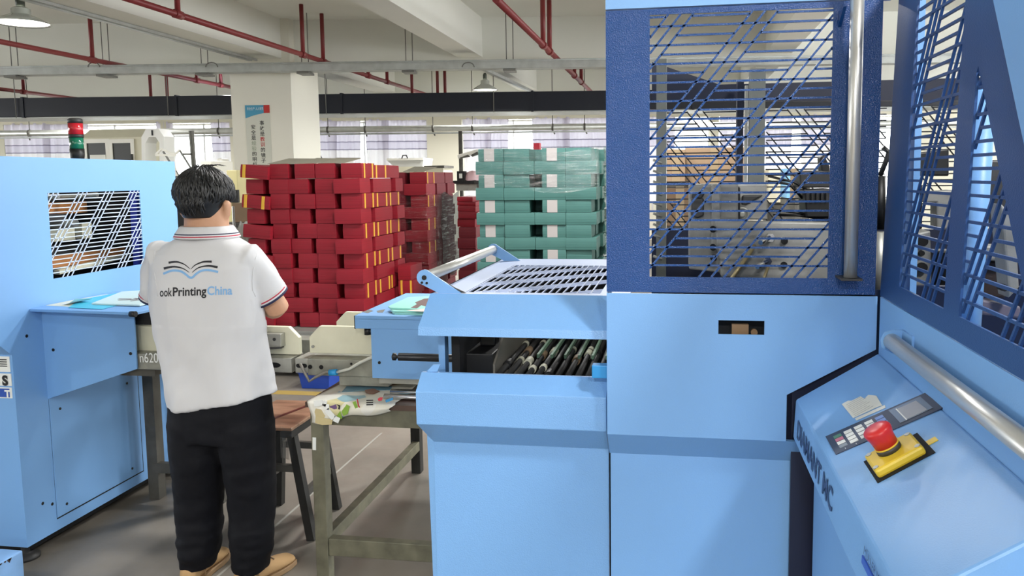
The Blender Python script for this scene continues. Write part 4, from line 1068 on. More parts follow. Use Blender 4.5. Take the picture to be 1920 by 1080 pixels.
m = MB(); m.add([cp(s, y, 0.003) for s, y in ((0.1365, 1.278), (0.1385, 1.278), (0.138, 1.338), (0.136, 1.338))], [(0, 1, 2, 3)]); m.build('display_line', PAPERW, kp, thick=0.0003)
m = MB(); m.add([cp(s, y, 0.0006) for s, y in ((0.072, 1.40), (0.118, 1.39), (0.124, 1.385), (0.128, 1.44), (0.118, 1.462), (0.108, 1.455), (0.106, 1.475), (0.088, 1.478), (0.083, 1.487), (0.070, 1.487))], [list(range(10))])
m.add([cp(s, y, 0.0006) for s, y in ((0.074, 1.383), (0.126, 1.37), (0.128, 1.382), (0.074, 1.394))], [list(range(4))])
nt_ = m.build('paper_note', mat('old_paper', (222, 222, 212), 0.7), cc, thick=0.0005)
m = MB()
for k in range(9): cpl(m, 0.076, 0.112 - 0.004 * (k % 3), 1.402 + 0.0085 * k, 1.4035 + 0.0085 * k, 0.0009, 0.0012)
m.build('note_line', mat('faded_ink', (170, 172, 168), 0.7), nt_)
# emergency stop
m = MB(); cpl(m, 0.046, 0.136, 1.138, 1.222, 0, 0.0012); m.build('stop_recess', VBLACK, cc)
m = MB(); cpl(m, 0.051, 0.127, 1.146, 1.212, 0, 0.014); sp_ = m.build('stop_plate', YELLOWP, cc, bevel=0.004)
bc = cp(0.087, 1.186, 0.014)
m = MB(); m.lathe(bc, [(0.0185, 0), (0.0185, 0.0075)], 28, caps=True, axis=CN); m.build('button_neck', CASTD, sp_)
m = MB(); m.lathe(bc, [(0.019, 0.0075), (0.019, 0.0095)], 28, caps=True, axis=CN); m.build('button_ring', YELLOWP, sp_)
m = MB(); m.lathe(bc, [(0.0175, 0.0095), (0.0185, 0.022), (0.0205, 0.029), (0.0212, 0.033), (0.0205, 0.036), (0.0175, 0.0385), (0.009, 0.0397), (0.0008, 0.040)], 32, caps=True, axis=CN); m.build('mushroom_button', REDBTN, sp_)
m = MB()
for s, y in ((0.056, 1.155), (0.121, 1.153), (0.058, 1.204), (0.121, 1.203)): p = cp(s, y, 0.014); m.lathe(p, [(0.0045, 0), (0.004, 0.001)], 14, caps=True, axis=CN)
m.build('screw', STEEL, sp_)
m = MB(); cpl(m, 0.136, 0.151, 1.168, 1.182, 0, 0.0012); m.build('yellow_tab', YELLOWP, cc)
# lettering on the side of the console
INKN = mat('navy_lettering', (38, 56, 104), 0.4)
side_u = Vector((0, -1, 0)); sv = (Vector((B.x, 0, B.z)) - Vector((B.x - 0.004, 0, 1.055))).normalized()
lettering('machine_name', 'DIAMANT MC', Vector((B.x - 0.0035, 1.60, 1.072)), side_u, sv, 0.052, INKN, cc, bold=0.001, width=0.36, lift=0.001)
lettering('maker_name', 'M\u00dcLLER MARTINI', Vector((B.x - 0.0025, 1.03, 1.108)), side_u, sv, 0.016, INKN, cc, width=0.13, lift=0.001)
m = MB(); m.obox(Vector((B.x - 0.0035, 0.965, 1.098)), (0, 0.07, 0), sv * 0.005, (0.0008, 0, 0)); m.build('blue_bar', mat('maker_blue', (44, 84, 190), 0.4), cc)

# ------------------------------------------------------------------ stacks of printed bundles
def page_mat(name, rgb, dark, n=260, rough=0.6):
    mm = mat(name, rgb, rough, var=0.05, vscale=5)
    nt = mm.node_tree; b = nt.nodes['Principled BSDF']
    src = b.inputs['Base Color'].links[0].from_socket
    tc = nt.nodes.new('ShaderNodeTexCoord'); mp = nt.nodes.new('ShaderNodeMapping'); mp.inputs['Scale'].default_value = (1.2, 1.2, n)
    ns = nt.nodes.new('ShaderNodeTexNoise'); ns.inputs['Scale'].default_value = 1; ns.inputs['Detail'].default_value = 1
    nt.links.new(tc.outputs['Object'], mp.inputs['Vector']); nt.links.new(mp.outputs['Vector'], ns.inputs['Vector'])
    mr = nt.nodes.new('ShaderNodeMapRange'); mr.inputs[1].default_value = 0.5; mr.inputs[2].default_value = 0.75
    mr.inputs[3].default_value = 0.0; mr.inputs[4].default_value = 0.8
    nt.links.new(ns.outputs['Fac'], mr.inputs[0])
    mx = nt.nodes.new('ShaderNodeMix'); mx.data_type = 'RGBA'
    nt.links.new(mr.outputs[0], mx.inputs[0]); nt.links.new(src, mx.inputs[6]); mx.inputs[7].default_value = srgb(*dark)
    nt.links.new(mx.outputs[2], b.inputs['Base Color'])
    bpn = nt.nodes.new('ShaderNodeBump'); bpn.inputs['Strength'].default_value = 0.25; bpn.inputs['Distance'].default_value = 0.003
    nt.links.new(ns.outputs['Fac'], bpn.inputs['Height']); nt.links.new(bpn.outputs['Normal'], b.inputs['Normal'])
    return mm
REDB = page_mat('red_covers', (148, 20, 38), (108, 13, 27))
REDSHADE = page_mat('shaded_red_covers', (120, 24, 38), (92, 16, 30))  # red covers darkened for bundles lying in shadow
TEALB = page_mat('teal_covers', (68, 114, 108), (46, 86, 82))
BANDY = mat('yellow_band', (226, 178, 62), 0.5)
BANDW = mat('white_band', (172, 166, 164), 0.6)
BCACHE = {}
def bundle_mesh(dx, dy, dz, mt, bow=0.004):
    key = (round(dx, 3), round(dy, 3), round(dz, 3), mt.name)
    if key in BCACHE: return BCACHE[key]
    m = MB()
    # stack of covers, slightly bowed faces
    n = 4
    rings = []
    for k in range(n + 1):
        t = k / n; b_ = bow * math.sin(PI * t)
        z = -dz / 2 + dz * t
        rings.append([Vector(p) for p in ((-dx / 2 - b_ * 0.3, -dy / 2 - b_, z), (dx / 2 + b_ * 0.3, -dy / 2 - b_, z), (dx / 2 + b_ * 0.3, dy / 2 + b_, z), (-dx / 2 - b_ * 0.3, dy / 2 + b_, z))])
    m.loft(rings, True, 0, False)
    me = m.mesh('book_bundle', mt)
    BCACHE[key] = me
    return me
ORD = ['first', 'second', 'third', 'fourth', 'fifth', 'sixth', 'seventh', 'eighth', 'ninth', 'tenth', 'eleventh', 'twelfth', 'thirteenth']
def bundle(x0, x1, y0, y1, z0, z1, mt, label, group, rot=(0, 0, 0), bands=(), bandm=None, cat='book bundle'):
    """bands: (face, offset, width) with face 'f' (front) or 'r' (right)"""
    g = 0.0015
    dx, dy, dz = x1 - x0 - 2 * g, y1 - y0 - 2 * g, z1 - z0 - 0.002
    o = bpy.data.objects.new('book_bundle', bundle_mesh(dx, dy, dz, mt)); COL.objects.link(o)
    o.location = ((x0 + x1) / 2, (y0 + y1) / 2, (z0 + z1) / 2); o.rotation_euler = rot
    tag(o, label, cat, group)
    for face, off, w in bands:
        m = MB()
        if face == 'f': m.box(-dx / 2 + off, -dx / 2 + off + w, -dy / 2 - 0.0055, -dy / 2 - 0.001, -dz / 2, dz / 2)
        else: m.box(dx / 2 + 0.0005, dx / 2 + 0.0045, -dy / 2 + off, -dy / 2 + off + w, -dz / 2, dz / 2)
        bnd = m.build('band', bandm); bnd.parent = o
    return o

YS = 6.2
def fx(u): return at(u, 450, y=YS).x
XR = fx(682)
def ry(u): return at(u, 440, x=XR).y
Z0s, LH = 0.345, 0.1255
rj = lambda a: (random.random() - 0.5) * 2 * a
odd_f = [(461, 511), (512, 546), (557, 594), (595, 631), (643, 682)]
even_f = [(466, 498), (509, 545), (545, 582), (593, 631), (632, 682)]
odd_r = [(682, 706), (706.3, 730), (730.5, 752)]
even_r = [(682, 698), (704, 737), (742, 755)]
for L in range(11):
    zt = Z0s + (11 - L) * LH; zb_ = zt - LH
    od = L % 2 == 0
    F = odd_f if od else even_f; R_ = odd_r if od else even_r
    nm = ORD[L] + ' layer'
    for k, (a, b) in enumerate(F):
        last = k == len(F) - 1
        yo = rj(0.013) - (0.035 if (k == 0 and od) else 0) - (0.03 if (last and not od) else 0)
        rot = (rj(0.01), 0.03 + rj(0.012), rj(0.02)) if k == 0 else (rj(0.006), rj(0.008), rj(0.015))
        if k == 0 and od: rot = (0, 0.10, 0.02)
        bands = []
        if k == 0 and L in (0, 2): bands = [('f', 0.018, 0.026)] + ([('f', 0.175, 0.026)] if L == 2 else [])
        y1_ = YS + 0.42
        if last:
            y1_ = ry(R_[0][1])
            if od: bands = [('r', 0.04, 0.022), ('r', y1_ - YS - 0.07, 0.022)]
            rot = (0, -0.012 if not od else 0, 0)
        dzz = 0.014 if (k == 0 and od) else 0.0
        bundle(fx(a), fx(b) + (rj(0.004) if last else 0), YS + yo, y1_, zb_ + dzz * 0.3, zt - dzz * 0.7, REDB,
               'red book bundle, %s from the top, %s on the tall stack front' % (nm, ['left end', 'second from left', 'middle', 'second from right', 'right corner'][k]),
               'red book bundles of the tall stack', rot, bands, BANDY)
    for k, (a, b) in enumerate(R_[1:]):
        bands = [('r', 0.03, 0.024), ('r', ry(b) - ry(a) - 0.06, 0.024)] if od and not (L == 0 and k == 1) else []
        xo = rj(0.006) + (0.02 if (k == 1 and not od) else 0)
        bundle(XR - 0.225, XR + xo, ry(a), ry(b), zb_, zt - (0.004 if L else 0.012), REDB,
               'red book bundle, %s from the top, %s on the tall stack side' % (nm, ['middle', 'far end'][k]), 'red book bundles of the tall stack', (rj(0.006), rj(0.006), rj(0.01)), bands, BANDY)
    bundle(fx(515), XR - 0.37, YS + 0.44, YS + 0.9, zb_, zt, REDSHADE, 'inner red book bundle, %s from the top, behind the tall stack front' % nm, 'inner bundles of the tall stack')
    bundle(fx(495), fx(512), YS + 0.10, YS + 0.40, zb_ + 0.004, zt - 0.006, REDSHADE, 'recessed shade-darkened red bundle, %s, in left gap of the tall stack' % nm, 'recessed bundles of the tall stack') if not od else None
# lids of grey board on top
zt = Z0s + 11 * LH
for k, (a, b, lab) in enumerate(((505, 560, 'left'), (560, 596, 'middle'), (600, 650, 'right'))):
    m = MB(); m.add([(fx(a), YS + 0.02, zt + 0.002), (fx(b), YS + 0.02, zt + 0.002), (fx(b), YS + 0.40, zt + 0.05), (fx(a), YS + 0.40, zt + 0.055)], [(0, 1, 2, 3)])
    tag(m.build('grey_board', mat('grey_board', (150, 146, 130), 0.8), thick=0.003), '%s curled grey board lying on top of the tall red stack' % lab, 'board', 'grey boards on the tall red stack')

pl = thing('pallet', 'grey plastic pallet base on a white board under the tall red stack', 'pallet', (-3.1, 6.6, 0))
m = MB(); m.box(-3.75, XR + 0.04, 6.03, 7.3, 0.11, 0.343); m.build('pallet_base', mat('grey_pallet', (128, 128, 122), 0.6, var=0.1), pl, bevel=0.01)
m = MB(); m.box(-3.9, -2.62, 5.86, 7.3, 0.065, 0.10); m.build('white_board', WHITEP, pl)
for x in (-3.8, -3.25, -2.72):
    m = MB(); m.box(x - 0.05, x + 0.05, 5.98, 7.25, 0.0, 0.065); m.build('foot', BLACK, pl)
bn = thing('storage_bin', 'low royal blue plastic bin on the floor by the pallet', 'bin', (-2.75, 5.66, 0))
bx0, bx1 = at(562, 715, y=5.55).x, at(622, 715, y=5.55).x
m = MB(); m.loft([[Vector(p) for p in ((bx0 + i, 5.52 + i, z_), (bx1 - i, 5.52 + i, z_), (bx1 - i, 5.82 - i, z_), (bx0 + i, 5.82 - i, z_))] for z_, i in ((0.0, 0.02), (0.14, 0.0), (0.14, 0.008), (0.02, 0.025))], True, 0, False)
m.build('bin_shell', BLUEBIN, bn, bevel=0.006)
m = MB(); m.box(bx0 - 0.006, bx1 + 0.006, 5.514, 5.524, 0.125, 0.142); m.build('rim', BLUEBIN, bn)

# second red stack, film wrapped
Y2 = 7.6
def f2(u): return at(u, 450, y=Y2).x
X2 = f2(803)
def r2(u): return at(u, 440, x=X2).y
for L in range(11):
    zt = 1.655 - L * 0.1165; zb_ = zt - 0.1165; od = L % 2 == 0; nm = ORD[L] + ' layer'
    for k, (a, b) in enumerate(((735, 762), (772, 803)) if od else ((725, 761), (761.5, 803))):
        last = k == 1
        bands = [('r', 0.02, 0.022), ('r', r2(818) - Y2 - 0.05, 0.022)] if (last and od and L in (0, 2, 4, 6)) else []
        bundle(f2(a), f2(b), Y2 + rj(0.008) - (0.025 if not od and last else 0), r2(818) if last else Y2 + 0.4, zb_, zt, REDB if last else REDSHADE,
               'red book bundle, %s, %s on the film wrapped stack front' % (nm, ['left', 'right corner'][k]), 'red book bundles of the film wrapped stack', (0, rj(0.01), rj(0.012)), bands, BANDY)
    for k, (a, b) in enumerate(((818.5, 837), (838, 852)) if od else ((822, 838), (842, 855))):
        bundle(X2 - 0.19, X2 + rj(0.006), r2(a), r2(b), zb_, zt, REDSHADE, 'shade-darkened red book bundle, %s, %s on the film wrapped stack side' % (nm, ['near', 'far'][k]), 'red book bundles of the film wrapped stack', (0, 0, rj(0.01)))
    bundle(f2(757), f2(774), Y2 + 0.10, Y2 + 0.4, zb_, zt - 0.002, REDSHADE, 'recessed shade-darkened red bundle, %s, in the film wrapped stack' % nm, 'recessed bundles of the film wrapped stack') if od and False else None
m = MB(); m.box(f2(735), X2, Y2, r2(853), 0.15, 0.372); m.box(f2(735), X2, Y2 + 0.02, Y2 + 0.12, 0, 0.15); m.box(f2(735), X2, r2(853) - 0.12, r2(853) - 0.02, 0, 0.15)
tag(m.build('pallet', mat('grey_pallet', (128, 128, 122), 0.6)), 'grey pallet under the film wrapped red stack', 'pallet')
for k, (a, b, z_) in enumerate(((757, 775, 1.66), (776, 797, 1.657))):
    m = MB(); m.add([(f2(a), Y2 + 0.03, z_), (f2(b), Y2 + 0.03, z_), (f2(b) + 0.02, Y2 + 0.4, z_ + 0.05), (f2(a), Y2 + 0.4, z_ + 0.055)], [(0, 1, 2, 3)])
    tag(m.build('grey_board', mat('grey_board', (176, 172, 150), 0.8), thick=0.003), '%s pale board on top of the film wrapped red stack' % ['left', 'right'][k], 'board', 'pale boards on the wrapped stack')

def film_mat(name, tint, opac, rough=0.12):
    mm = bpy.data.materials.new(name); mm.use_nodes = True
    nt = mm.node_tree; out = nt.nodes['Material Output']; nt.nodes.remove(nt.nodes['Principled BSDF'])
    tc = nt.nodes.new('ShaderNodeTexCoord'); mp = nt.nodes.new('ShaderNodeMapping'); mp.inputs['Scale'].default_value = (5, 5, 45); mp.inputs['Rotation'].default_value = (0, 0.15, 0)
    ns = nt.nodes.new('ShaderNodeTexNoise'); ns.inputs['Scale'].default_value = 1; ns.inputs['Detail'].default_value = 4
    nt.links.new(tc.outputs['Object'], mp.inputs['Vector']); nt.links.new(mp.outputs['Vector'], ns.inputs['Vector'])
    bpn = nt.nodes.new('ShaderNodeBump'); bpn.inputs['Strength'].default_value = 1.0; bpn.inputs['Distance'].default_value = 0.03
    nt.links.new(ns.outputs['Fac'], bpn.inputs['Height'])
    g = nt.nodes.new('ShaderNodeBsdfGlossy'); g.inputs['Roughness'].default_value = rough; nt.links.new(bpn.outputs['Normal'], g.inputs['Normal'])
    t = nt.nodes.new('ShaderNodeBsdfTransparent'); t.inputs['Color'].default_value = tint
    mx = nt.nodes.new('ShaderNodeMixShader')
    mr = nt.nodes.new('ShaderNodeMapRange'); mr.inputs[1].default_value = 0.52; mr.inputs[2].default_value = 0.78; mr.inputs[3].default_value = opac * 0.45; mr.inputs[4].default_value = opac * 2.6
    nt.links.new(ns.outputs['Fac'], mr.inputs[0]); nt.links.new(mr.outputs[0], mx.inputs[0])
    nt.links.new(t.outputs[0], mx.inputs[1]); nt.links.new(g.outputs[0], mx.inputs[2]); nt.links.new(mx.outputs[0], out.inputs['Surface'])
    return mm
FILM = film_mat('stretch_film', (0.96, 0.97, 0.97, 1), 0.16)
FILMD = film_mat('film_dark_reflection', (0.30, 0.32, 0.34, 1), 0.2)  # dark reflections on the side film put into its tint
sf = thing('stretch_film', 'clear and dark-reflection stretch film around the middle red stack', 'stretch film', (X2, Y2, 1.0))
def wav(a): return 0.012 * math.sin(a * 7.3) + 0.008 * math.sin(a * 17)
m = MB(); m.grid(lambda u, v: (f2(740) + (X2 + 0.02 - f2(740)) * u, Y2 - 0.045 + 0.4 * wav(u * 2 + v), 0.62 + 0.8 * v + 0.02 * math.sin(u * 8)), 16, 16); m.build('front_film', FILM, sf)
m = MB(); m.grid(lambda u, v: (X2 + 0.025 + 0.5 * wav(u * 2 + v), Y2 - 0.04 + 0.42 * u, 0.62 + 0.8 * v + 0.02 * math.sin(u * 8)), 8, 16); m.build('side_film', FILM, sf)
m = MB(); m.grid(lambda u, v: (X2 + 0.03 + 0.5 * wav(u * 2 + v), Y2 + 0.38 + (r2(857) - Y2 - 0.38) * u, 0.55 + 0.87 * v + 0.03 * math.sin(u * 8)), 8, 16); m.build('dark_side_film', FILMD, sf)

# small pair of bundles between the stacks
for k in range(6):
    z_ = at(768, 498, y=6.9).z - 0.137 * k
    if z_ - 0.137 < 0: break
    w = 0.0 if k % 2 == 0 else 0.02
    bundle(XR + 0.035, XR + 0.035 + 0.125 + w, 6.9, 7.2, z_ - 0.135, z_, REDB, 'red book bundle, %s from the top of the short pile between stacks' % ORD[k], 'short pile of red bundles', (0, 0, rj(0.03)), [('f', 0.02, 0.018), ('f', 0.11, 0.018)] if k == 1 else [], BANDY)
m = MB(); m.box(XR + 0.03, XR + 0.2, 6.9, 7.2, 0, z_ - (0.137 if k == 5 else 0) ); tag(m.build('pallet_block', mat('grey_pallet', (128, 128, 122), 0.6)), 'grey block under the short pile of red bundles', 'block')

# third red pile, loose
Y3 = 7.9
def f3(u): return at(u, 450, y=Y3).x
zs3 = [at(880, v, y=Y3).z for v in (369, 378, 386, 397, 410, 426, 446, 466, 486, 506, 528, 552, 580, 612)]
for k in range(len(zs3) - 1):
    up_ = k < 5
    bundle(f3(859), f3(888 + (k * 37 % 7)) + (0.02 if k % 3 == 1 else 0), Y3 + rj(0.02), Y3 + 0.42, zs3[k + 1], zs3[k], REDB if up_ else REDSHADE,
           'red book bundle, %s from the top of the loose pile by the teal stack' % ORD[min(k, 12)], 'loose red pile beside the teal stack', (0, 0.03 if up_ else rj(0.01), rj(0.05)),
           [('r', 0.04, 0.09)] if k in (3, 6) else [], mat('pale_pink_band', (206, 170, 168), 0.6))
m = MB(); m.box(f3(857), f3(897), Y3, Y3 + 0.45, 0.0, zs3[-1]); tag(m.build('pallet', mat('grey_pallet', (128, 128, 122), 0.6)), 'grey pallet under the loose red pile', 'pallet')

# teal stack
YT = 6.6
def ft(u): return at(u, 400, y=YT).x
zs = [at(1000, v, y=YT).z for v in (278, 302, 327, 351.5, 375, 398.7, 421.5, 445, 468, 491.5, 515, 538)]
odd_t = [(899, 946), (946.3, 993), (1017, 1061), (1061.3, 1109)]
even_t = [(894, 946), (946.3, 1003), (1003.3, 1061), (1061.3, 1119)]
TPOS = ['left end', 'second from left', 'second from right', 'right end']
XT1 = ft(1119)
for L in range(11):
    od = L % 2 == 0 if L < 2 else L % 2 == 0
    T = odd_t if od else even_t
    for k, (a, b) in enumerate(T):
        bands = [('f', 0.05 if k == 0 else 0.04, 0.088)] if od and k in (0, 2) else []
        bundle(ft(a), ft(b), YT + rj(0.008) - (0.012 if not od else 0), YT + 0.3, zs[L + 1], zs[L], TEALB,
               'teal book bundle, %s layer from the top, %s of the teal stack front' % (ORD[L], TPOS[k]), 'teal book bundles', (rj(0.004), rj(0.006), rj(0.012)), bands, BANDW)
    for k in range(3):
        y0 = YT + 0.31 + 0.25 * k
        bundle(XT1 - 0.3, XT1 + (0.02 if (L + k) % 2 else -0.03) + rj(0.008), y0, y0 + 0.235, zs[L + 1], zs[L], TEALB,
               'teal book bundle, %s layer from the top, %s on teal stack side' % (ORD[L], ['near end', 'middle', 'far end'][k]), 'teal book bundles on the side', (0, 0, rj(0.02)))
    bundle(ft(900), XT1 - 0.32, YT + 0.32, YT + 0.9, zs[L + 1], zs[L], TEALB, 'inner teal book bundle, %s layer from the top, behind the front' % ORD[L], 'inner teal bundles')
tp = thing('pallet_stack', 'pile of wooden pallets under the teal stack', 'pallet', (-1.2, 7.0, 0))
for k in range(5):
    zz = zs[11] / 5 * k; h_ = zs[11] / 5
    m = MB()
    for i in range(6): m.box(ft(894), XT1 + 0.05, YT + 0.2 * i, YT + 0.2 * i + 0.12, zz + h_ - 0.03, zz + h_ - 0.001)
    for i in range(3): x = ft(894) + (XT1 - ft(894)) * i / 2; m.box(x - 0.05, x + 0.05, YT, YT + 1.1, zz, zz + h_ - 0.03)
    m.build('pallet_layer', CARDB, tp)
tf = thing('stretch_film', 'crinkled clear stretch film over the top of the teal stack', 'stretch film', (ft(1000), YT, zs[0]))
m = MB(); m.grid(lambda u, v: (ft(893) + (XT1 + 0.02 - ft(893)) * u, YT - 0.05 + 0.5 * wav(u * 3 + v * 2), zs[3] - 0.02 + 0.03 * math.sin(u * 7) + (zs[0] + 0.01 - zs[3]) * v), 24, 12); m.build('front_film', FILM, tf)
FILMW = film_mat('bunched_film', (0.9, 0.95, 0.93, 1), 0.3, 0.2)
m = MB(); m.grid(lambda u, v: (XT1 + 0.075 + wav(u * 5 + v * 9) * 1.3, YT - 0.03 + 1.1 * u, zs[9] + (zs[0] + 0.01 - zs[9]) * v), 24, 40); m.build('side_film', FILMW, tf)
m = MB(); m.grid(lambda u, v: (ft(893) + (XT1 + 0.03 - ft(893)) * u, YT - 0.03 + 1.0 * v, zs[0] + 0.008 + 0.006 * math.sin(u * 20 + v * 6)), 20, 6); m.build('top_film', FILM, tf)

# ------------------------------------------------------------------ things further back
BEIGE = mat('beige_cabinet_paint', (218, 214, 190), 0.5)
CREAMY = mat('cream_machine_paint', (232, 230, 220), 0.4)
DGLASS = mat('dark_window_glass', (40, 42, 40), 0.35)
YL = 11.2
def qf(u, v, y=YL): return at(u, v, y=y)
lamn = thing('laminating_machine', 'cream laminating machine with eight sided end frame behind the signal tower', 'machine', qf(240, 295))
a, b = qf(150, 243), qf(268, 243)
zt_, zsh, zlo = qf(200, 241).z, qf(200, 258).z, 0.3
m = MB(); m.prism([(YL, zlo), (YL, zsh), (YL + 0.2, zt_), (YL + 0.36, zt_), (YL + 0.45, zsh), (YL + 0.45, zlo)], 'x', a.x, b.x); m.build('housing', BEIGE, lamn, bevel=0.01)
for (u0, u1, v0, v1) in ((166, 199, 268, 305), (214, 246, 268, 305)):
    p0, p1 = qf(u0, v1), qf(u1, v0); fr_ = MB(); fr_.plate((0, YL - 0.012, 0), (1, 0, 0), (0, 0, 1), rect(p0.x - 0.06, p1.x + 0.06, p0.z - 0.06, p1.z + 0.06), [rect(p0.x, p1.x, p0.z, p1.z)], -0.012); fr_ = fr_.build('door', CREAMY, lamn)
    m = MB(); m.box(p0.x, p1.x, YL - 0.008, YL - 0.004, p0.z, p1.z); m.build('window', DGLASS, fr_)
p0 = qf(250, 294); m = MB(); m.box(p0.x - 0.012, p0.x + 0.012, YL - 0.05, YL - 0.012, p0.z - 0.05, p0.z + 0.04); m.build('door_handle', BLACK, lamn)
p0, p1 = qf(170, 300, YL - 0.02), qf(198, 290, YL - 0.02); m = MB(); m.box(p0.x, p1.x, YL - 0.03, YL - 0.012, p0.z, p1.z); m.build('name_plate', WHITEP, lamn)
oc = [qf(u, v, YL - 0.25) for u, v in ((266, 320), (265, 257), (274, 241), (297, 241), (307, 256), (307, 320))]
ic = [qf(u, v, YL - 0.25) for u, v in ((273, 320), (273, 268), (279, 257), (292, 257), (299, 268), (299, 320))]
m = MB(); m.plate((0, YL - 0.25, 0), (1, 0, 0), (0, 0, 1), [(p.x, p.z) for p in oc], [[(p.x, p.z) for p in ic[1:5]] + [(ic[5].x, ic[5].z + 0.02), (ic[0].x, ic[0].z + 0.02)]], 0.25); ef = m.build('end_frame', mat('end_frame_white', (236, 236, 232), 0.35), lamn)
p0 = qf(285, 249, YL - 0.26); m = MB(); m.box(p0.x - 0.012, p0.x + 0.012, YL - 0.26, YL - 0.25, p0.z - 0.04, p0.z + 0.04); m.build('frame_slot', BLACK, ef)
m = MB(); m.box(a.x + 0.1, a.x + 0.3, YL + 0.1, YL + 0.3, 0, zlo); m.box(b.x - 0.3, b.x - 0.1, YL + 0.1, YL + 0.3, 0, zlo); m.box(a.x + 0.1, a.x + 0.3, YL + 0.32, YL + 0.42, 0, zlo); m.box(b.x - 0.3, b.x - 0.1, YL + 0.32, YL + 0.42, 0, zlo); m.box(oc[0].x, ic[0].x, YL - 0.25, YL, 0, oc[0].z + 0.1); m.box(ic[5].x, oc[5].x, YL - 0.25, YL, 0, oc[0].z + 0.1); m.build('machine_base', BEIGE, lamn)
# white angled bracket frame
Yb = 10.4
wb = thing('bracket_frame', 'white angled bracket frame in front of the bright window', 'frame', qf(330, 300, Yb))
m = MB()
def ln(p, w=0.05, y=Yb):
    q = [at(u, v, y=y) for u, v in p]
    for i in range(len(q) - 1): m.bar(q[i], q[i + 1], w, w, (0, 1, 0))
ln([(292, 290), (303, 279), (318, 287), (330, 288), (337, 281)], 0.025); ln([(292, 291), (330, 291)], 0.025); m.build('white_arm', CREAMY, wb)
m = MB(); ln([(306, 284), (335, 330)], 0.02); ln([(337, 282), (362, 322)], 0.02); m.build('grey_brace', WIREM, wb)
m = MB(); ln([(322, 310), (334, 335), (322, 318), (326, 600)], 0.05); m.build('stand', CREAMY, wb)
m = MB(); ln([(356, 245), (362, 318)], 0.03, 12.5); ln([(361, 245), (366, 318), (366, 340)], 0.03, 12.5); q_ = at(366, 340, y=12.5); m.bar(q_, (q_.x, 12.5, 0), 0.03, 0.03, (0, 1, 0))
ln([(340, 289), (362, 289)], 0.03, 12.5)
tag(m.build('upright_rack', WIREM), 'grey steel upright pair seen against the bright window', 'rack')
# beige cabinets right of the person's head
m = MB(); p0, p1 = at(374, 302, y=9.5), at(398, 330, y=9.5); m.box(p0.x, p1.x, 9.5, 10.0, 0, p0.z); tag(m.build('control_box', CREAMY, bevel=0.01), 'cream control box just above the person head', 'box')
m = MB(); p0, p1 = at(404, 297, y=10.2), at(418, 330, y=10.2); m.box(p0.x, p1.x, 10.2, 10.4, 0, p0.z); tag(m.build('film_roll', CREAMY, bevel=0.03), 'cream upright roll standing behind the person head', 'roll')
m = MB(); p0, p1 = at(424, 319, y=9.0), at(446, 352, y=9.0); m.box(p0.x, p1.x, 9.0, 9.6, 0, p0.z); o = m.build('beige_cabinet', mat('beige_yellow', (214, 204, 150), 0.5), bevel=0.01); tag(o, 'yellow beige cabinet between the person head and the column', 'cabinet')
m = MB(); p0, p1 = at(424, 380, y=8.98), at(447, 356, y=8.98); m.box(p0.x, p1.x, 8.96, 8.998, p0.z, p1.z); m.build('dark_opening', BLACK, o)
cb = thing('cardboard_box', 'cardboard box beside the column left of the tall red stack', 'box', at(450, 400, y=8.2))
p0, p1 = at(437, 417, y=8.2), at(470, 381, y=8.2)
m = MB(); m.box(p0.x, p1.x, 8.2, 8.7, p0.z, p1.z); m.build('carton', CARDB, cb)
m = MB(); m.box(p0.x + 0.02, p1.x + 0.005, 8.19, 8.2, p0.z - 0.004, p0.z + 0.002); m.build('carton_edge', VBLACK, cb)
m = MB(); m.box(p0.x - 0.15, p1.x + 0.05, 8.1, 8.8, p0.z - 0.06, p0.z - 0.005); 
for x in (p0.x - 0.1, p1.x): m.box(x - 0.03, x + 0.03, 8.3, 8.36, 0, p0.z - 0.06)
tag(m.build('side_table', GREYFR), 'grey table under the cardboard box by the column', 'table')
pp = at(452, 432, y=7.7)
m = MB(); m.grid(lambda u, v: (pp.x - 0.16 + 0.34 * u, 7.6 + 0.3 * v, pp.z - 0.14 + 0.22 * math.sin(PI * u) * math.sin(PI * v) + 0.02 * math.sin(u * 31 + v * 17) + 0.015 * math.sin(u * 53)), 28, 16)
o = m.build('plastic_heap', mat('clear_film_heap', (190, 190, 184), 0.25, bump=0.8, bscale=25)); tag(o, 'heap of crumpled clear film left of the tall red stack', 'film heap')
m = MB(); m.box(pp.x - 0.2, pp.x + 0.22, 7.58, 7.92, 0, pp.z - 0.14); tag(m.build('film_crate', CARDB), 'cardboard crate holding the crumpled film', 'crate')
m = MB(); m.cyl(at(437, 387, y=7.0), at(441, 445, y=7.0) - Vector((0, 0, 1.0)), 0.012, 10); tag(m.build('metal_pole', GALV), 'thin bright metal pole right of the person neck', 'pole')
m = MB(); p0, p1 = at(327, 322, y=7.5), at(344, 425, y=7.5); m.box(p0.x - 0.2, p1.x, 7.5, 7.9, 0.0, at(340, 330, y=7.5).z); tag(m.build('dark_cabinet', BLACK), 'dark cabinet in the gap behind the left machine', 'cabinet')
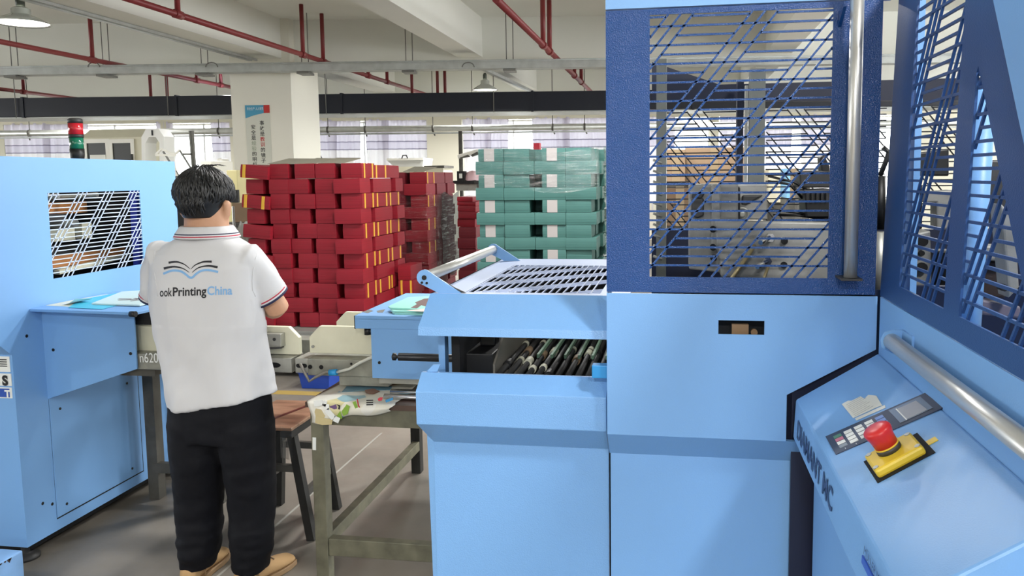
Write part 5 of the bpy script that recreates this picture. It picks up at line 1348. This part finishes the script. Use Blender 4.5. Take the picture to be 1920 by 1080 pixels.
# lids of the collating tables behind the red stacks
Yc = 12.6
for i, (pts, lab, hu_) in enumerate((([(594, 306), (594, 293), (600, 293), (600, 306), (660, 309), (640, 302)], 'white lid with black handle behind the tall red stack', 605),)):
    pass
def lid(u0, u1, v0, v1, lab, y=Yc):
    t = thing('collating_table', lab, 'table', at(u0, v1, y=y), 'white lidded collating tables')
    p0, p1 = at(u0, v1, y=y), at(u1, v0, y=y)
    m = MB(); m.prism([(p0.x + 0.12, p0.z), (p1.x - 0.02, p0.z), (p1.x, p1.z), (p0.x, p1.z)], 'y', y, y + 0.5); m.build('lid_panel', mat('lid_grey_white', (206, 206, 200), 0.4), t)
    m = MB(); m.box(p0.x, p1.x, y - 0.02, y + 0.52, p1.z, p1.z + 0.035); m.build('lid_rim', CREAMY, t)
    xm = (p0.x + p1.x) / 2; m = MB(); m.tube([(xm - 0.05, y - 0.02, p1.z + 0.03), (xm - 0.03, y - 0.02, p1.z + 0.08), (xm + 0.03, y - 0.02, p1.z + 0.08), (xm + 0.05, y - 0.02, p1.z + 0.03)], 0.01, 8); m.build('lid_handle', BLACK, t)
    m = MB(); m.box(p0.x + 0.05, p1.x, y, y + 0.5, 0, p0.z); m.build('lid_base', BEIGE, t)
lid(560, 640, 301, 312, 'left white lid with black handle behind the tall red stack')
lid(726, 794, 300, 313, 'right white lid with handle behind the red stacks')
p0, p1 = at(798, 313, y=12.2), at(832, 345, y=12.2)
t = thing('paper_feeder', 'small white feeder box with a grey bar behind the wrapped red stack', 'machine', p0)
m = MB(); m.box(p0.x, p1.x, 12.2, 12.7, 0, p0.z - 0.02); m.build('feeder_body', BEIGE, t)
m = MB(); m.box(p0.x - 0.02, p1.x + 0.02, 12.18, 12.72, p0.z - 0.02, p0.z + 0.02); m.build('feeder_bar', GREYFR, t)
# pole, arm, black table and pink bundle left of the teal stack
p = at(864, 290, y=10.5)
t = thing('support_pole', 'dark steel pole with white arm left of the teal stack', 'pole', (p.x, 10.5, 0))
m = MB(); m.cyl((p.x, 10.5, 0), (p.x, 10.5, at(864, 246, y=10.5).z), 0.028, 12); m.build('pole', GREYFR, t)
q = [at(u, v, y=10.4) for u, v in ((859, 294), (898, 283))]
m = MB(); m.bar(q[0], q[1], 0.06, 0.05); m.build('arm', CREAMY, t)
m = MB(); q = [at(u, v, y=10.38) for u, v in ((862, 296), (878, 290), (882, 294), (866, 297))]; m.prism([(a.x, a.z) for a in q], 'y', 10.36, 10.38); q = [at(u, v, y=10.38) for u, v in ((883, 291), (896, 284), (898, 290), (886, 294))]; m.prism([(a.x, a.z) for a in q], 'y', 10.36, 10.38); m.build('arm_cover', GREYFR, t)
Yk = 9.6
p0, p1 = at(853, 339, y=Yk), at(900, 365, y=Yk)
t = thing('packing_table', 'black topped packing table behind the loose red pile', 'table', (p0.x, Yk, 0))
m = MB(); m.box(p0.x - 0.3, p1.x, Yk, Yk + 0.6, p0.z - 0.04, p0.z); m.build('table_top', BLACK, t)
m = MB(); m.box(p0.x, p1.x, Yk + 0.05, Yk + 0.09, p1.z + 0.05, p0.z - 0.04); m.build('apron', STEEL, t)
for x in (p0.x - 0.28, p1.x - 0.02): m = MB(); m.box(x - 0.025, x + 0.025, Yk + 0.02, Yk + 0.07, 0, p0.z - 0.04); m.build('leg', GREYFR, t); m = MB(); m.box(x - 0.025, x + 0.025, Yk + 0.5, Yk + 0.55, 0, p0.z - 0.04); m.build('leg', GREYFR, t)
bx = at(866, 334, y=Yk + 0.2); m = MB(); m.box(bx.x - 0.05, bx.x + 0.05, Yk + 0.15, Yk + 0.25, p0.z, p0.z + 0.12); m.box(bx.x - 0.02, bx.x + 0.02, Yk + 0.145, Yk + 0.15, p0.z + 0.03, p0.z + 0.09, 1); tag(m.build('tape_box', [BLACK, WHITEP]), 'small black box standing on the black packing table', 'box')
pk = at(886, 334, y=Yk + 0.3)
m = MB(); m.grid(lambda u, v: (pk.x + (0.13 + 0.012 * math.sin(9 * u * 2 * PI)) * math.cos(u * 2 * PI) * math.sin(v * PI / 2 + 0.001), Yk + 0.3 + 0.13 * math.sin(u * 2 * PI) * math.sin(v * PI / 2 + 0.001), p0.z + 0.12 * math.cos(v * PI / 2) + 0.006 * math.sin(u * 40)), 36, 10)
tag(m.build('wrapped_bundle', PINK), 'pink plastic wrapped bundle on the black packing table', 'bundle')
rb_ = at(1006, 273, y=9.0); m = MB(); m.box(rb_.x - 0.035, rb_.x + 0.035, 9.0, 9.1, 1.6, rb_.z + 0.03); m.box(rb_.x - 0.02, rb_.x + 0.02, 9.0, 9.1, 0, 1.6); tag(m.build('red_marker_post', mat('marker_red', (190, 40, 60), 0.5)), 'small red marker showing just above the teal stack', 'marker')
# cartons and pallets seen through the guard door
for i, (u0, u1, v0, v1, y, mt, lab) in enumerate(((1250, 1285, 280, 342, 6.2, CARDB, 'left cardboard carton seen through the guard door grille'), (1284, 1395, 276, 346, 6.4, CARDB, 'wide cardboard carton seen through the guard door grille'),
                                              (1250, 1300, 352, 424, 5.7, mat('kraft_dark', (108, 86, 64), 0.85), 'lower brown carton seen through the guard door grille'), (1440, 1505, 318, 380, 7.0, mat('cream_carton', (226, 218, 190), 0.8), 'cream carton seen right of the grey post'),
                                              (1475, 1503, 316, 372, 6.5, mat('sky_carton', (130, 186, 224), 0.7), 'light blue carton seen right of the grey post'), (1506, 1520, 320, 340, 6.0, mat('magenta_carton', (150, 60, 130), 0.6), 'small magenta carton beside the light blue carton'))):
    p0, p1 = at(u0, v1, y=y), at(u1, v0, y=y)
    t = thing('carton', lab, 'carton', (p0.x, y, 0)); m = MB(); m.box(p0.x, p1.x, y, y + 0.4, p0.z, p1.z); m.build('carton_body', mt, t, bevel=0.005)
    m = MB(); m.box((p0.x + p1.x) / 2 - 0.03, (p0.x + p1.x) / 2 + 0.03, y - 0.002, y + 0.4, p0.z, p1.z + 0.002); m.build('tape', mat('carton_tape', (140, 122, 94), 0.5), t)
    m = MB(); m.box(p0.x, p1.x, y + 0.02, y + 0.38, 0, p0.z); m.build('support', GREYFR, t)

# ------------------------------------------------------------------ the person
PX, PY = -1.775, 2.77
person_root_loc = (PX, PY, 0)
def ellring(c, rx, ry, n=28, p=2.0, yaw=0):
    c = Vector(c); out = []
    for i in range(n):
        a = 2 * PI * i / n; ca, sa = math.cos(a), math.sin(a)
        x = rx * math.copysign(abs(ca) ** (2 / p), ca); y = ry * math.copysign(abs(sa) ** (2 / p), sa)
        out.append(c + Vector((x * math.cos(yaw) - y * math.sin(yaw), x * math.sin(yaw) + y * math.cos(yaw), 0)))
    return out
def fuse(mb, voxel, smooth_it, name, mats, parent=None, sm=0.5):
    """grow one continuous skin over overlapping lofted volumes"""
    tmp = bpy.data.objects.new('growth', mb.mesh('growth', mats)); COL.objects.link(tmp)
    r = tmp.modifiers.new('r', 'REMESH'); r.mode = 'VOXEL'; r.voxel_size = voxel; r.use_smooth_shade = True
    if smooth_it:
        k = tmp.modifiers.new('s', 'SMOOTH'); k.iterations = smooth_it; k.factor = sm
    dg = bpy.context.evaluated_depsgraph_get()
    me = bpy.data.meshes.new_from_object(tmp.evaluated_get(dg))
    bpy.data.objects.remove(tmp)
    me.materials.clear(); me.materials.append(mats)
    for p in me.polygons: p.use_smooth = True
    me.name = name
    o = bpy.data.objects.new(name, me); COL.objects.link(o)
    if parent is not None: adopt(o, parent)
    return o

# joints
SHL, SHR = Vector((-1.958, 2.765, 1.302)), Vector((-1.622, 2.765, 1.292))
ELL, ELR = Vector((-1.985, 2.81, 1.10)), Vector((-1.548, 2.855, 1.095))
WRL, WRR = Vector((-1.89, 3.02, 1.06)), Vector((-1.70, 3.03, 1.075))
HD = Vector((-1.782, 2.785, 1.545))
b = MB()
# head: cranium, jaw, nose, brow, ears, neck
b.loft([ellring((HD.x, HD.y + dy, HD.z + dz), rx, ry, 24) for dz, rx, ry, dy in ((-0.115, 0.035, 0.03, 0.055), (-0.095, 0.055, 0.062, 0.035), (-0.06, 0.080, 0.084, 0.014), (-0.02, 0.082, 0.096, 0.004), (0.02, 0.084, 0.098, 0), (0.055, 0.076, 0.092, 0), (0.08, 0.058, 0.072, 0), (0.095, 0.03, 0.04, 0))])
b.tube([(HD.x, HD.y + 0.088, HD.z + 0.012), (HD.x, HD.y + 0.106, HD.z - 0.028), (HD.x, HD.y + 0.112, HD.z - 0.04)], [0.008, 0.013, 0.014], 8)
b.tube([(HD.x - 0.05, HD.y + 0.078, HD.z + 0.022), (HD.x, HD.y + 0.098, HD.z + 0.02), (HD.x + 0.05, HD.y + 0.078, HD.z + 0.022)], 0.009, 8)
b.tube([(HD.x - 0.022, HD.y + 0.088, HD.z - 0.066), (HD.x, HD.y + 0.096, HD.z - 0.066), (HD.x + 0.022, HD.y + 0.088, HD.z - 0.066)], 0.008, 8)
for sx_ in (-1, 1):
    b.loft([ellring((HD.x + sx_ * (0.088 + ex), HD.y - 0.014 + dy, HD.z + dz), r, r * 1.7, 12) for dz, r, dy, ex in ((-0.095, 0.007, 0.008, -0.006), (-0.08, 0.011, 0.005, 0), (-0.055, 0.012, 0, 0.006), (-0.035, 0.0125, -0.004, 0.007), (-0.02, 0.007, -0.004, 0.004))])
b.loft([ellring((-1.778, 2.775 + dy, z_), rx, ry, 24) for z_, rx, ry, dy in ((1.30, 0.12, 0.08, -0.01), (1.36, 0.100, 0.078, -0.01), (1.40, 0.084, 0.074, -0.006), (1.44, 0.082, 0.074, 0), (1.50, 0.08, 0.076, 0.005))])
# trunk and legs under the clothes
b.loft([ellring((cx, PY - 0.005, z_), rx, ry, 24, 2.4) for z_, cx, rx, ry in ((0.72, -1.765, 0.15, 0.10), (0.85, -1.77, 0.15, 0.10), (1.0, -1.775, 0.155, 0.105), (1.2, -1.78, 0.17, 0.105), (1.30, -1.78, 0.165, 0.085), (1.35, -1.78, 0.10, 0.07))])
for hx_, kx, ax_ in ((-1.85, -1.875, -1.885), (-1.665, -1.655, -1.655)):
    b.tube([(hx_, PY, 0.78), (kx, PY + 0.01, 0.42), (ax_, PY - 0.01, 0.09)], [0.085, 0.055, 0.038], 14)
# arms
for S, E_, W in ((SHL, ELL, WRL), (SHR, ELR, WRR)):
    b.tube([S, (S + E_) / 2, E_, E_ + (W - E_) * 0.25, E_ + (W - E_) * 0.7, W], [0.052, 0.048, 0.046, 0.047, 0.036, 0.028], 14)
# hands: palm, four unequal curled fingers, thumb
def hand(W, fwd, side, upv):
    fwd = Vector(fwd).normalized(); side = Vector(side).normalized(); upv = Vector(upv).normalized()
    b.loft([[W + fwd * f + side * (w * math.cos(a)) + upv * (t * math.sin(a)) for a in [2 * PI * k / 14 for k in range(14)]] for f, w, t in ((-0.01, 0.026, 0.02), (0.03, 0.036, 0.016), (0.07, 0.041, 0.014), (0.088, 0.036, 0.011))])
    for k, L_ in enumerate((0.066, 0.075, 0.07, 0.054)):
        r0 = W + fwd * 0.08 + side * (0.030 - 0.02 * k)
        b.tube([r0, r0 + fwd * L_ * 0.5 - upv * 0.008, r0 + fwd * L_ * 0.8 - upv * 0.025, r0 + fwd * L_ * 0.9 - upv * 0.042], [0.0092, 0.0088, 0.0082, 0.006], 8)
    r0 = W + fwd * 0.025 + side * 0.034
    b.tube([r0, r0 + fwd * 0.03 + side * 0.022 - upv * 0.008, r0 + fwd * 0.055 + side * 0.024 - upv * 0.02], [0.012, 0.0105, 0.008], 8)
hand(WRL, (0.35, 0.9, -0.1), (0.9, -0.35, 0), (0, 0.1, 1))
hand(WRR, (-0.35, 0.9, -0.1), (-0.9, -0.35, 0), (0, 0.1, 1))
person = fuse(b, 0.006, 3, 'person', SKIN)
tag(person, 'person in white polo shirt and dark trousers, seen from behind at the conveyor', 'person')
EYEW = mat('eye_white', (235, 235, 230), 0.2); 
m = MB()
for sx_ in (-1, 1): m.lathe((HD.x + sx_ * 0.031, HD.y + 0.076, HD.z + 0.004), [(0.0005, -0.012), (0.010, -0.006), (0.012, 0), (0.009, 0.008), (0.0005, 0.012)], 14, axis=(0, 1, 0))
m.build('eye', EYEW, person)
m = MB()
for sx_ in (-1, 1): m.lathe((HD.x + sx_ * 0.031, HD.y + 0.0885, HD.z + 0.004), [(0.006, -0.002), (0.0004, 0.0015)], 14, axis=(0, 1, 0))
m.build('iris', BLACK, person)

# polo shirt
COTTON = mat('white_cotton', (208, 208, 210), 0.8, bump=0.12, bscale=900, spec=0.2)
t = MB()
TR = [(0.745, -1.742, 2.762, 0.212, 0.130), (0.765, -1.744, 2.762, 0.213, 0.131), (0.83, -1.752, 2.765, 0.210, 0.132), (0.90, -1.762, 2.768, 0.208, 0.133),
      (1.0, -1.780, 2.768, 0.212, 0.136), (1.10, -1.785, 2.765, 0.214, 0.138), (1.20, -1.783, 2.762, 0.220, 0.134), (1.27, -1.781, 2.762, 0.222, 0.122), (1.32, -1.780, 2.766, 0.205, 0.104),
      (1.352, -1.779, 2.77, 0.165, 0.094), (1.371, -1.778, 2.772, 0.126, 0.090), (1.386, -1.778, 2.774, 0.102, 0.087), (1.398, -1.778, 2.774, 0.095, 0.085)]
def fold(i, z_):
    a = 2 * PI * i / 40
    k = max(0, min(1, (1.25 - z_) / 0.5))
    return k * (0.006 * math.sin(5 * a + z_ * 9) + 0.005 * math.sin(9 * a - z_ * 7))
rings = []
for z_, cx, cy, rx, ry in TR:
    R_ = ellring((cx, cy, z_), rx, ry, 40, 2.35)
    R_ = [p + Vector((0, 0, (p.x - cx) * 0.16 * max(0, min(1, (1.0 - z_) / 0.25)))) for p in R_]
    rings.append([p + Vector((p.x - cx, p.y - cy, 0)).normalized() * fold(i, z_) for i, p in enumerate(R_)])
t.loft(rings)
CFL, CFR = Vector((-2.014, 2.795, 1.145)), Vector((-1.562, 2.83, 1.150))
def sleeve(S, C, sgn):
    d = (C - S)
    t.tube([S + Vector((-sgn * 0.07, 0, 0.0)), S + Vector((sgn * 0.008, 0, -0.005)), S + d * 0.35, S + d * 0.7, C], [0.062, 0.076, 0.0745, 0.071, 0.067], 20)
sleeve(SHL, CFL, -1); sleeve(SHR, CFR, 1)
shirt = fuse(t, 0.0065, 4, 'polo_shirt', COTTON, person)
# gentle cloth wrinkles
import mathutils
SN = [v.normal.copy() for v in shirt.data.vertices]
for v, vn in zip(shirt.data.vertices, SN):
    q = v.co
    w = mathutils.noise.noise(Vector((q.x * 9 + q.z * 5, q.y * 7, q.z * 4))) * 0.010 + mathutils.noise.noise(Vector((q.x * 22 - q.z * 9, q.y * 20, q.z * 13))) * 0.004
    w *= 0.35 if (q.z > 1.05 and abs(q.x - PX) < 0.2) else 1
    q += vn * w
shirt.data.update()
SEAM = mat('seam_white', (206, 206, 210), 0.8)
NAVYT = mat('navy_trim', (30, 36, 70), 0.7); REDT = mat('red_trim', (176, 44, 66), 0.7)
def seam_line(pts):
    q = [onshirt0(u, v) for u, v in pts]
    q = [a for a in q if a is not None]
    m = MB(); m.tube(q, 0.0022, 6); m.build('armhole_seam', COTTON, shirt)
bvh0 = BVHTree.FromPolygons([v.co[:] for v in shirt.data.vertices], [p.vertices[:] for p in shirt.data.polygons])
def onshirt0(u, v):
    d = (M3 @ Vector((u - U0, V0 - v, -FOC))).normalized(); return bvh0.ray_cast(EYE, d)[0]
seam_line([(490, 459), (484, 470), (479, 485), (475, 505), (473, 525), (474, 545), (479, 556)])
seam_line([(291, 470), (288, 490), (290, 515), (294, 540), (296, 556)])
def cuff(S, C, sgn, order):
    d = (C - S).normalized(); u = d.cross(Vector((0, 1, 0))).normalized(); w = d.cross(u)
    r = 0.0695
    def ring(off, rr): c = C + d * off; return [c + u * (rr * math.cos(2 * PI * i / 28)) + w * (rr * math.sin(2 * PI * i / 28)) for i in range(28)]
    m = MB(); m.loft([ring(o, rr) for o, rr in ((-0.012, r - 0.003), (-0.008, r + 0.0005), (-0.003, r + 0.001), (0.003, r + 0.001), (0.009, r + 0.001), (0.012, r + 0.0005), (0.012, r - 0.006), (0.004, r - 0.02))], True, 0, True, order)
    m.build('sleeve_cuff', [COTTON, NAVYT, REDT], shirt)
cuff(SHL, CFL, -1, [0, 2, 0, 1, 1, 0, 0]); cuff(SHR, CFR, 1, [0, 2, 0, 1, 1, 0, 0])
# folded collar with navy and red stripes
m = MB()
cprof = [(0.082, 1.415, 0), (0.088, 1.425, 0), (0.092, 1.422, 0), (0.101, 1.407, 0), (0.107, 1.3985, 1), (0.1085, 1.3945, 0), (0.111, 1.390, 2), (0.1125, 1.386, 0), (0.114, 1.383, 0), (0.1145, 1.381, 0), (0.107, 1.379, 0)]
m.loft([ellring((-1.779, 2.774, z_), r * 1.08, r * 0.98, 36) for k, (r, z_, _) in enumerate(cprof)], False, 0, True, [c for _, _, c in cprof[:-1]])
m.build('collar', [COTTON, NAVYT, REDT], shirt)

# print on the back, lying on the cloth
dgp = bpy.context.evaluated_depsgraph_get()
bvh = BVHTree.FromPolygons([v.co[:] for v in shirt.data.vertices], [p.vertices[:] for p in shirt.data.polygons])
def onshirt(u, v, lift=0.0012):
    d = (M3 @ Vector((u - U0, V0 - v, -FOC))).normalized()
    h = bvh.ray_cast(EYE, d)
    if h[0] is None: return None
    return h[0] - d * lift
def cling(name, me, mt, org, sc, rise=0.0):
    """glue flat mesh (x right, y up, in photo points) to the cloth of the back"""
    bm = bmesh.new(); bm.from_mesh(me)
    bmesh.ops.triangulate(bm, faces=bm.faces)
    for _ in range(3):
        long_ = [e for e in bm.edges if e.calc_length() * sc > 3.0]
        if not long_: break
        bmesh.ops.subdivide_edges(bm, edges=long_, cuts=1); bmesh.ops.triangulate(bm, faces=bm.faces)
    bad = []
    for v in bm.verts:
        u = org[0] + v.co.x * sc; y = org[1] - v.co.y * sc - rise * v.co.x * sc
        p = onshirt(u, y)
        if p is None: bad.append(v)
        else: v.co = p
    bmesh.ops.delete(bm, geom=bad, context='VERTS')
    bm.to_mesh(me); bm.free()
    me.materials.clear(); me.materials.append(mt)
    o = bpy.data.objects.new(name, me); COL.objects.link(o); adopt(o, shirt)
    return o
SKYINK = mat('sky_blue_ink', (128, 176, 222), 0.6); BLKINK = mat('print_black', (28, 28, 34), 0.6)
def cling_text(txt, u, v, h, width, mt, bold, rise):
    me = text_mesh(txt, 1.0, bold)
    xs = [q.co.x for q in me.vertices]; k = width / (max(xs) - min(xs)); x0 = min(xs)
    for q in me.vertices: q.co.x = (q.co.x - x0) * k; q.co.y *= h / 0.72
    cling('shirt_lettering', me, mt, (u, v), 1.0, rise)
cling_text('ook', 299.5, 556, 16.5, 23, BLKINK, 0.012, 0.03)
cling_text('Printing', 324, 555, 16.5, 63, BLKINK, 0.022, 0.03)
cling_text('China', 388.5, 553, 16.5, 47, SKYINK, 0.022, 0.02)
def ribbon(pts, ws, mt, name='shirt_emblem'):
    m = MB(); n = len(pts)
    up_ = []; dn = []
    for i, (x, y) in enumerate(pts):
        a = pts[max(i - 1, 0)]; c = pts[min(i + 1, n - 1)]
        d = Vector((c[0] - a[0], c[1] - a[1])).normalized(); nn = Vector((-d.y, d.x))
        up_.append((x + nn.x * ws[i] / 2, y + nn.y * ws[i] / 2, 0)); dn.append((x - nn.x * ws[i] / 2, y - nn.y * ws[i] / 2, 0))
    m.add(up_ + dn, [(i, i + 1, n + i + 1, n + i) for i in range(n - 1)])
    me = m.mesh('emblem', mt)
    cling(name, me, mt, (0, 0), 1.0)
def spl(pts, n=16):
    out = []
    P_ = [pts[0]] + list(pts) + [pts[-1]]
    for i in range(1, len(P_) - 2):
        p0, p1, p2, p3 = [Vector(q) for q in P_[i - 1:i + 3]]
        for k in range(n):
            t_ = k / n
            out.append(0.5 * ((2 * p1) + (p2 - p0) * t_ + (2 * p0 - 5 * p1 + 4 * p2 - p3) * t_ ** 2 + (3 * p1 - p0 - 3 * p2 + p3) * t_ ** 3))
    out.append(Vector(P_[-2])); return [(q.x, -q.y) for q in out]
def rib(pts, w0, w1, mt):
    q = spl(pts, 8); n = len(q); ribbon(q, [w0 + (w1 - w0) * i / (n - 1) for i in range(n)], mt)
rib([(316, 492.5), (332, 491), (346, 496), (356.5, 504.5)], 4.2, 0.8, BLKINK)
rib([(397, 490.5), (381, 491), (366, 497), (358, 504.5)], 4.2, 0.8, BLKINK)
rib([(307, 503.5), (325, 500), (342, 503), (355, 511)], 4.6, 0.8, BLKINK)
rib([(408, 501), (390, 498.5), (372, 502), (360, 511)], 4.6, 0.8, BLKINK)
rib([(306, 513.5), (322, 507.5), (338, 508.5), (349, 515), (355, 520), (361, 520), (367, 514), (378, 507.5), (392, 506.5), (409, 510)], 4.2, 4.2, SKYINK)

# dark trousers
TROUS = mat('dark_trousers', (9, 10, 17), 0.75, bump=0.2, bscale=500, spec=0.25)
t = MB()
t.loft([ellring((cx, PY - 0.005, z_), rx, ry, 32, 2.4) for z_, cx, rx, ry in ((0.60, -1.755, 0.20, 0.122), (0.68, -1.755, 0.206, 0.125), (0.76, -1.757, 0.20, 0.122), (0.80, -1.757, 0.185, 0.115))])
for pts in (((-1.853, 0.66, 0.112, 0.12), (-1.857, 0.52, 0.107, 0.112), (-1.870, 0.38, 0.095, 0.10), (-1.878, 0.28, 0.088, 0.094), (-1.880, 0.18, 0.085, 0.09), (-1.873, 0.13, 0.082, 0.088), (-1.884, 0.105, 0.074, 0.08), (-1.888, 0.06, 0.066, 0.075)),
            ((-1.652, 0.66, 0.108, 0.12), (-1.645, 0.52, 0.098, 0.112), (-1.647, 0.38, 0.090, 0.10), (-1.650, 0.28, 0.088, 0.094), (-1.652, 0.20, 0.083, 0.09), (-1.650, 0.15, 0.082, 0.088), (-1.655, 0.115, 0.074, 0.08), (-1.655, 0.065, 0.066, 0.075))):
    t.loft([ellring((x, PY - 0.005 + (0.012 if 0.2 < z_ < 0.45 else 0), z_), rx, ry, 28) for x, z_, rx, ry in pts])
tro = fuse(t, 0.008, 3, 'trousers', TROUS, person)
TN = [v.normal.copy() for v in tro.data.vertices]
for v, vn in zip(tro.data.vertices, TN):
    q = v.co
    k = 1.6 if q.z < 0.25 else 0.8
    q += vn * (mathutils.noise.noise(Vector((q.x * 8, q.y * 8, q.z * 20))) * 0.006 * k + mathutils.noise.noise(Vector((q.x * 20, q.y * 20, q.z * 34))) * 0.003 * k)
tro.data.update()

# tan shoes
SUEDE = mat('tan_suede', (186, 150, 104), 0.8, bump=0.15, bscale=300); SOLE = mat('tan_sole', (150, 122, 88), 0.7); SOCKP = mat('pink_sock', (206, 84, 100), 0.7)
def shoe(hx_, hy_, ang, L_=0.29):
    d = Vector((math.sin(ang), math.cos(ang), 0)); s_ = Vector((math.cos(ang), -math.sin(ang), 0)); H0 = Vector((hx_, hy_, 0))
    def sec(f, w, h, z0=0.0):
        c = H0 + d * f; n = 20
        return [c + s_ * (w * math.cos(a)) + Vector((0, 0, z0 + (h - z0) * (0.5 + 0.5 * math.sin(a)))) for a in [2 * PI * k / n for k in range(n)]]
    b = MB(); b.loft([sec(-0.005, 0.020, 0.07, 0.012), sec(0.01, 0.034, 0.092, 0.012), sec(0.045, 0.040, 0.105, 0.012), sec(0.09, 0.040, 0.10, 0.012), sec(0.14, 0.043, 0.078, 0.012), sec(0.19, 0.049, 0.062, 0.012), sec(0.235, 0.047, 0.053, 0.012), sec(0.27, 0.036, 0.044, 0.012), sec(L_, 0.014, 0.03, 0.012)])
    sh = fuse(b, 0.005, 3, 'shoe', SUEDE, person)
    m = MB(); n = 24
    out = [(0, 0.022), (0.02, 0.037), (0.07, 0.042), (0.14, 0.045), (0.19, 0.052), (0.235, 0.050), (0.275, 0.038), (L_ + 0.004, 0.014)]
    loop = [H0 + d * f + s_ * w for f, w in out] + [H0 + d * f - s_ * w for f, w in out[::-1]]
    m.prism([(p.x, p.y) for p in loop], 'z', 0.0, 0.022); m.build('sole', SOLE, sh, bevel=0.004)
    m = MB()
    for k in range(4):
        c = H0 + d * (0.10 + 0.022 * k) + Vector((0, 0, 0.099 - 0.010 * k)); m.tube([c - s_ * 0.022, c + Vector((0, 0, 0.005)), c + s_ * 0.022], 0.0028, 6)
    c = H0 + d * 0.095 + Vector((0, 0, 0.105)); m.tube([c, c + s_ * 0.03 + Vector((0, 0, 0.012)), c + s_ * 0.045 + Vector((0, 0, -0.01)), c + s_ * 0.02], 0.0025, 6)
    m.build('lace', mat('lace_tan', (150, 130, 104), 0.7), sh)
    m = MB(); m.tube([H0 + d * 0.06 + s_ * 0.046 + Vector((0, 0, 0.025)), H0 + d * 0.065 + s_ * 0.041 + Vector((0, 0, 0.09))], 0.003, 6); m.build('side_seam', SOLE, sh)
    return sh
shoe(-1.893, 2.695, -0.06)
shoe(-1.672, 2.69, 0.30, 0.275)
m = MB(); m.lathe((-1.90, 2.715, 0.085), [(0.011, -0.006), (0.011, 0.006)], 12, caps=True, axis=(0, 1, 0.4)); m.build('sock_patch', SOCKP, person)

# hair: thick cap with separate locks
HAIR = mat('black_hair', (14, 14, 16), 0.42, spec=0.6)
def hair_r(dz):
    prof = [(-0.105, 0.060, 0.066), (-0.09, 0.068, 0.080), (-0.07, 0.076, 0.092), (-0.05, 0.083, 0.101), (-0.03, 0.094, 0.108), (-0.01, 0.104, 0.112), (0.015, 0.106, 0.112), (0.04, 0.099, 0.106), (0.065, 0.084, 0.092), (0.085, 0.062, 0.07), (0.1, 0.036, 0.042), (0.106, 0.012, 0.015)]
    for i in range(len(prof) - 1):
        if prof[i][0] <= dz <= prof[i + 1][0]:
            k = (dz - prof[i][0]) / (prof[i + 1][0] - prof[i][0])
            return prof[i][1] + (prof[i + 1][1] - prof[i][1]) * k, prof[i][2] + (prof[i + 1][2] - prof[i][2]) * k
    return prof[-1][1:] if dz > 0 else prof[0][1:]
HC = Vector((HD.x, HD.y - 0.012, HD.z))
def frontcut(p):      # the face stays free
    return p.y > HD.y + 0.06 and p.z < HD.z + 0.05
b = MB(); rings = []
for dz in (-0.088, -0.08, -0.07, -0.05, -0.03, -0.01, 0.015, 0.04, 0.065, 0.085, 0.1):
    rx, ry = hair_r(dz); rings.append(ellring((HC.x, HC.y - (0.0 if dz > -0.03 else 0.012), HC.z + dz), rx * 0.965, ry * 0.95 if dz > 0 else ry * 0.93, 36))
    if dz < 0.045:
        rings[-1] = [Vector((p.x, min(p.y, HD.y + 0.045 + max(0, dz) * 0.6 - (0.03 if dz < -0.03 else 0) - max(0, (-0.05 - dz)) * 1.4), p.z)) for p in rings[-1]]
b.loft(rings)
hair = fuse(b, 0.006, 2, 'hair', HAIR, person)
m = MB()
crown = HC + Vector((0.01, -0.02, 0.1))
for k in range(1900):
    a = random.random() * 2 * PI; e0 = random.random()
    th0 = 0.05 + 2.0 * e0 ** 0.85
    L_ = 0.30 + random.random() * 0.35
    pts = []; ok = True
    aj = random.uniform(-0.15, 0.15); lf = random.uniform(-0.01, 0.02)
    for j in range(5):
        th = min(th0 + L_ * j / 4, 2.62)
        dz = 0.106 * math.cos(min(th, PI * 0.97)) if th < PI / 2 else -0.11 * math.sin(th - PI / 2)
        rx, ry = hair_r(max(-0.104, min(0.105, dz)))
        aa = a + aj * j / 4
        lift_ = 0.985 + 0.022 * math.sin(j / 4 * PI) + random.random() * 0.010 + lf + (0.05 if j == 4 and random.random() < 0.25 else 0)
        pts.append(Vector((HC.x + rx * lift_ * math.cos(aa), HC.y + ry * lift_ * math.sin(aa) - (0.0 if dz > -0.03 else 0.01), HC.z + dz + (0.004 if j == 4 else 0))))
    if any(frontcut(p) for p in pts): continue
    if pts[-1].z < HD.z - 0.035 and abs(math.cos(a)) > 0.62: continue
    if pts[-1].z < HD.z - 0.085 + 0.02 * abs(math.cos(a)): continue
    w_ = random.uniform(0.7, 1.5); m.tube(pts, [0.0018 * w_, 0.0032 * w_, 0.0034 * w_, 0.0026 * w_, 0.0004], 5, False)
for k in range(26):
    a = random.random() * 2 * PI; r_ = random.random() * 0.035
    p0 = crown + Vector((r_ * math.cos(a), r_ * math.sin(a), -0.004)); d = Vector((math.cos(a) * 0.9 + 0.4, math.sin(a) * 0.4, 0.9))
    m.tube([p0, p0 + d * 0.012, p0 + d * 0.02 + Vector((d.x * 0.012, 0, -0.002)), p0 + d * 0.024 + Vector((d.x * 0.03, 0, -0.012))], [0.0012, 0.0012, 0.0009, 0.0003], 4, False)
m.build('locks', HAIR, hair)
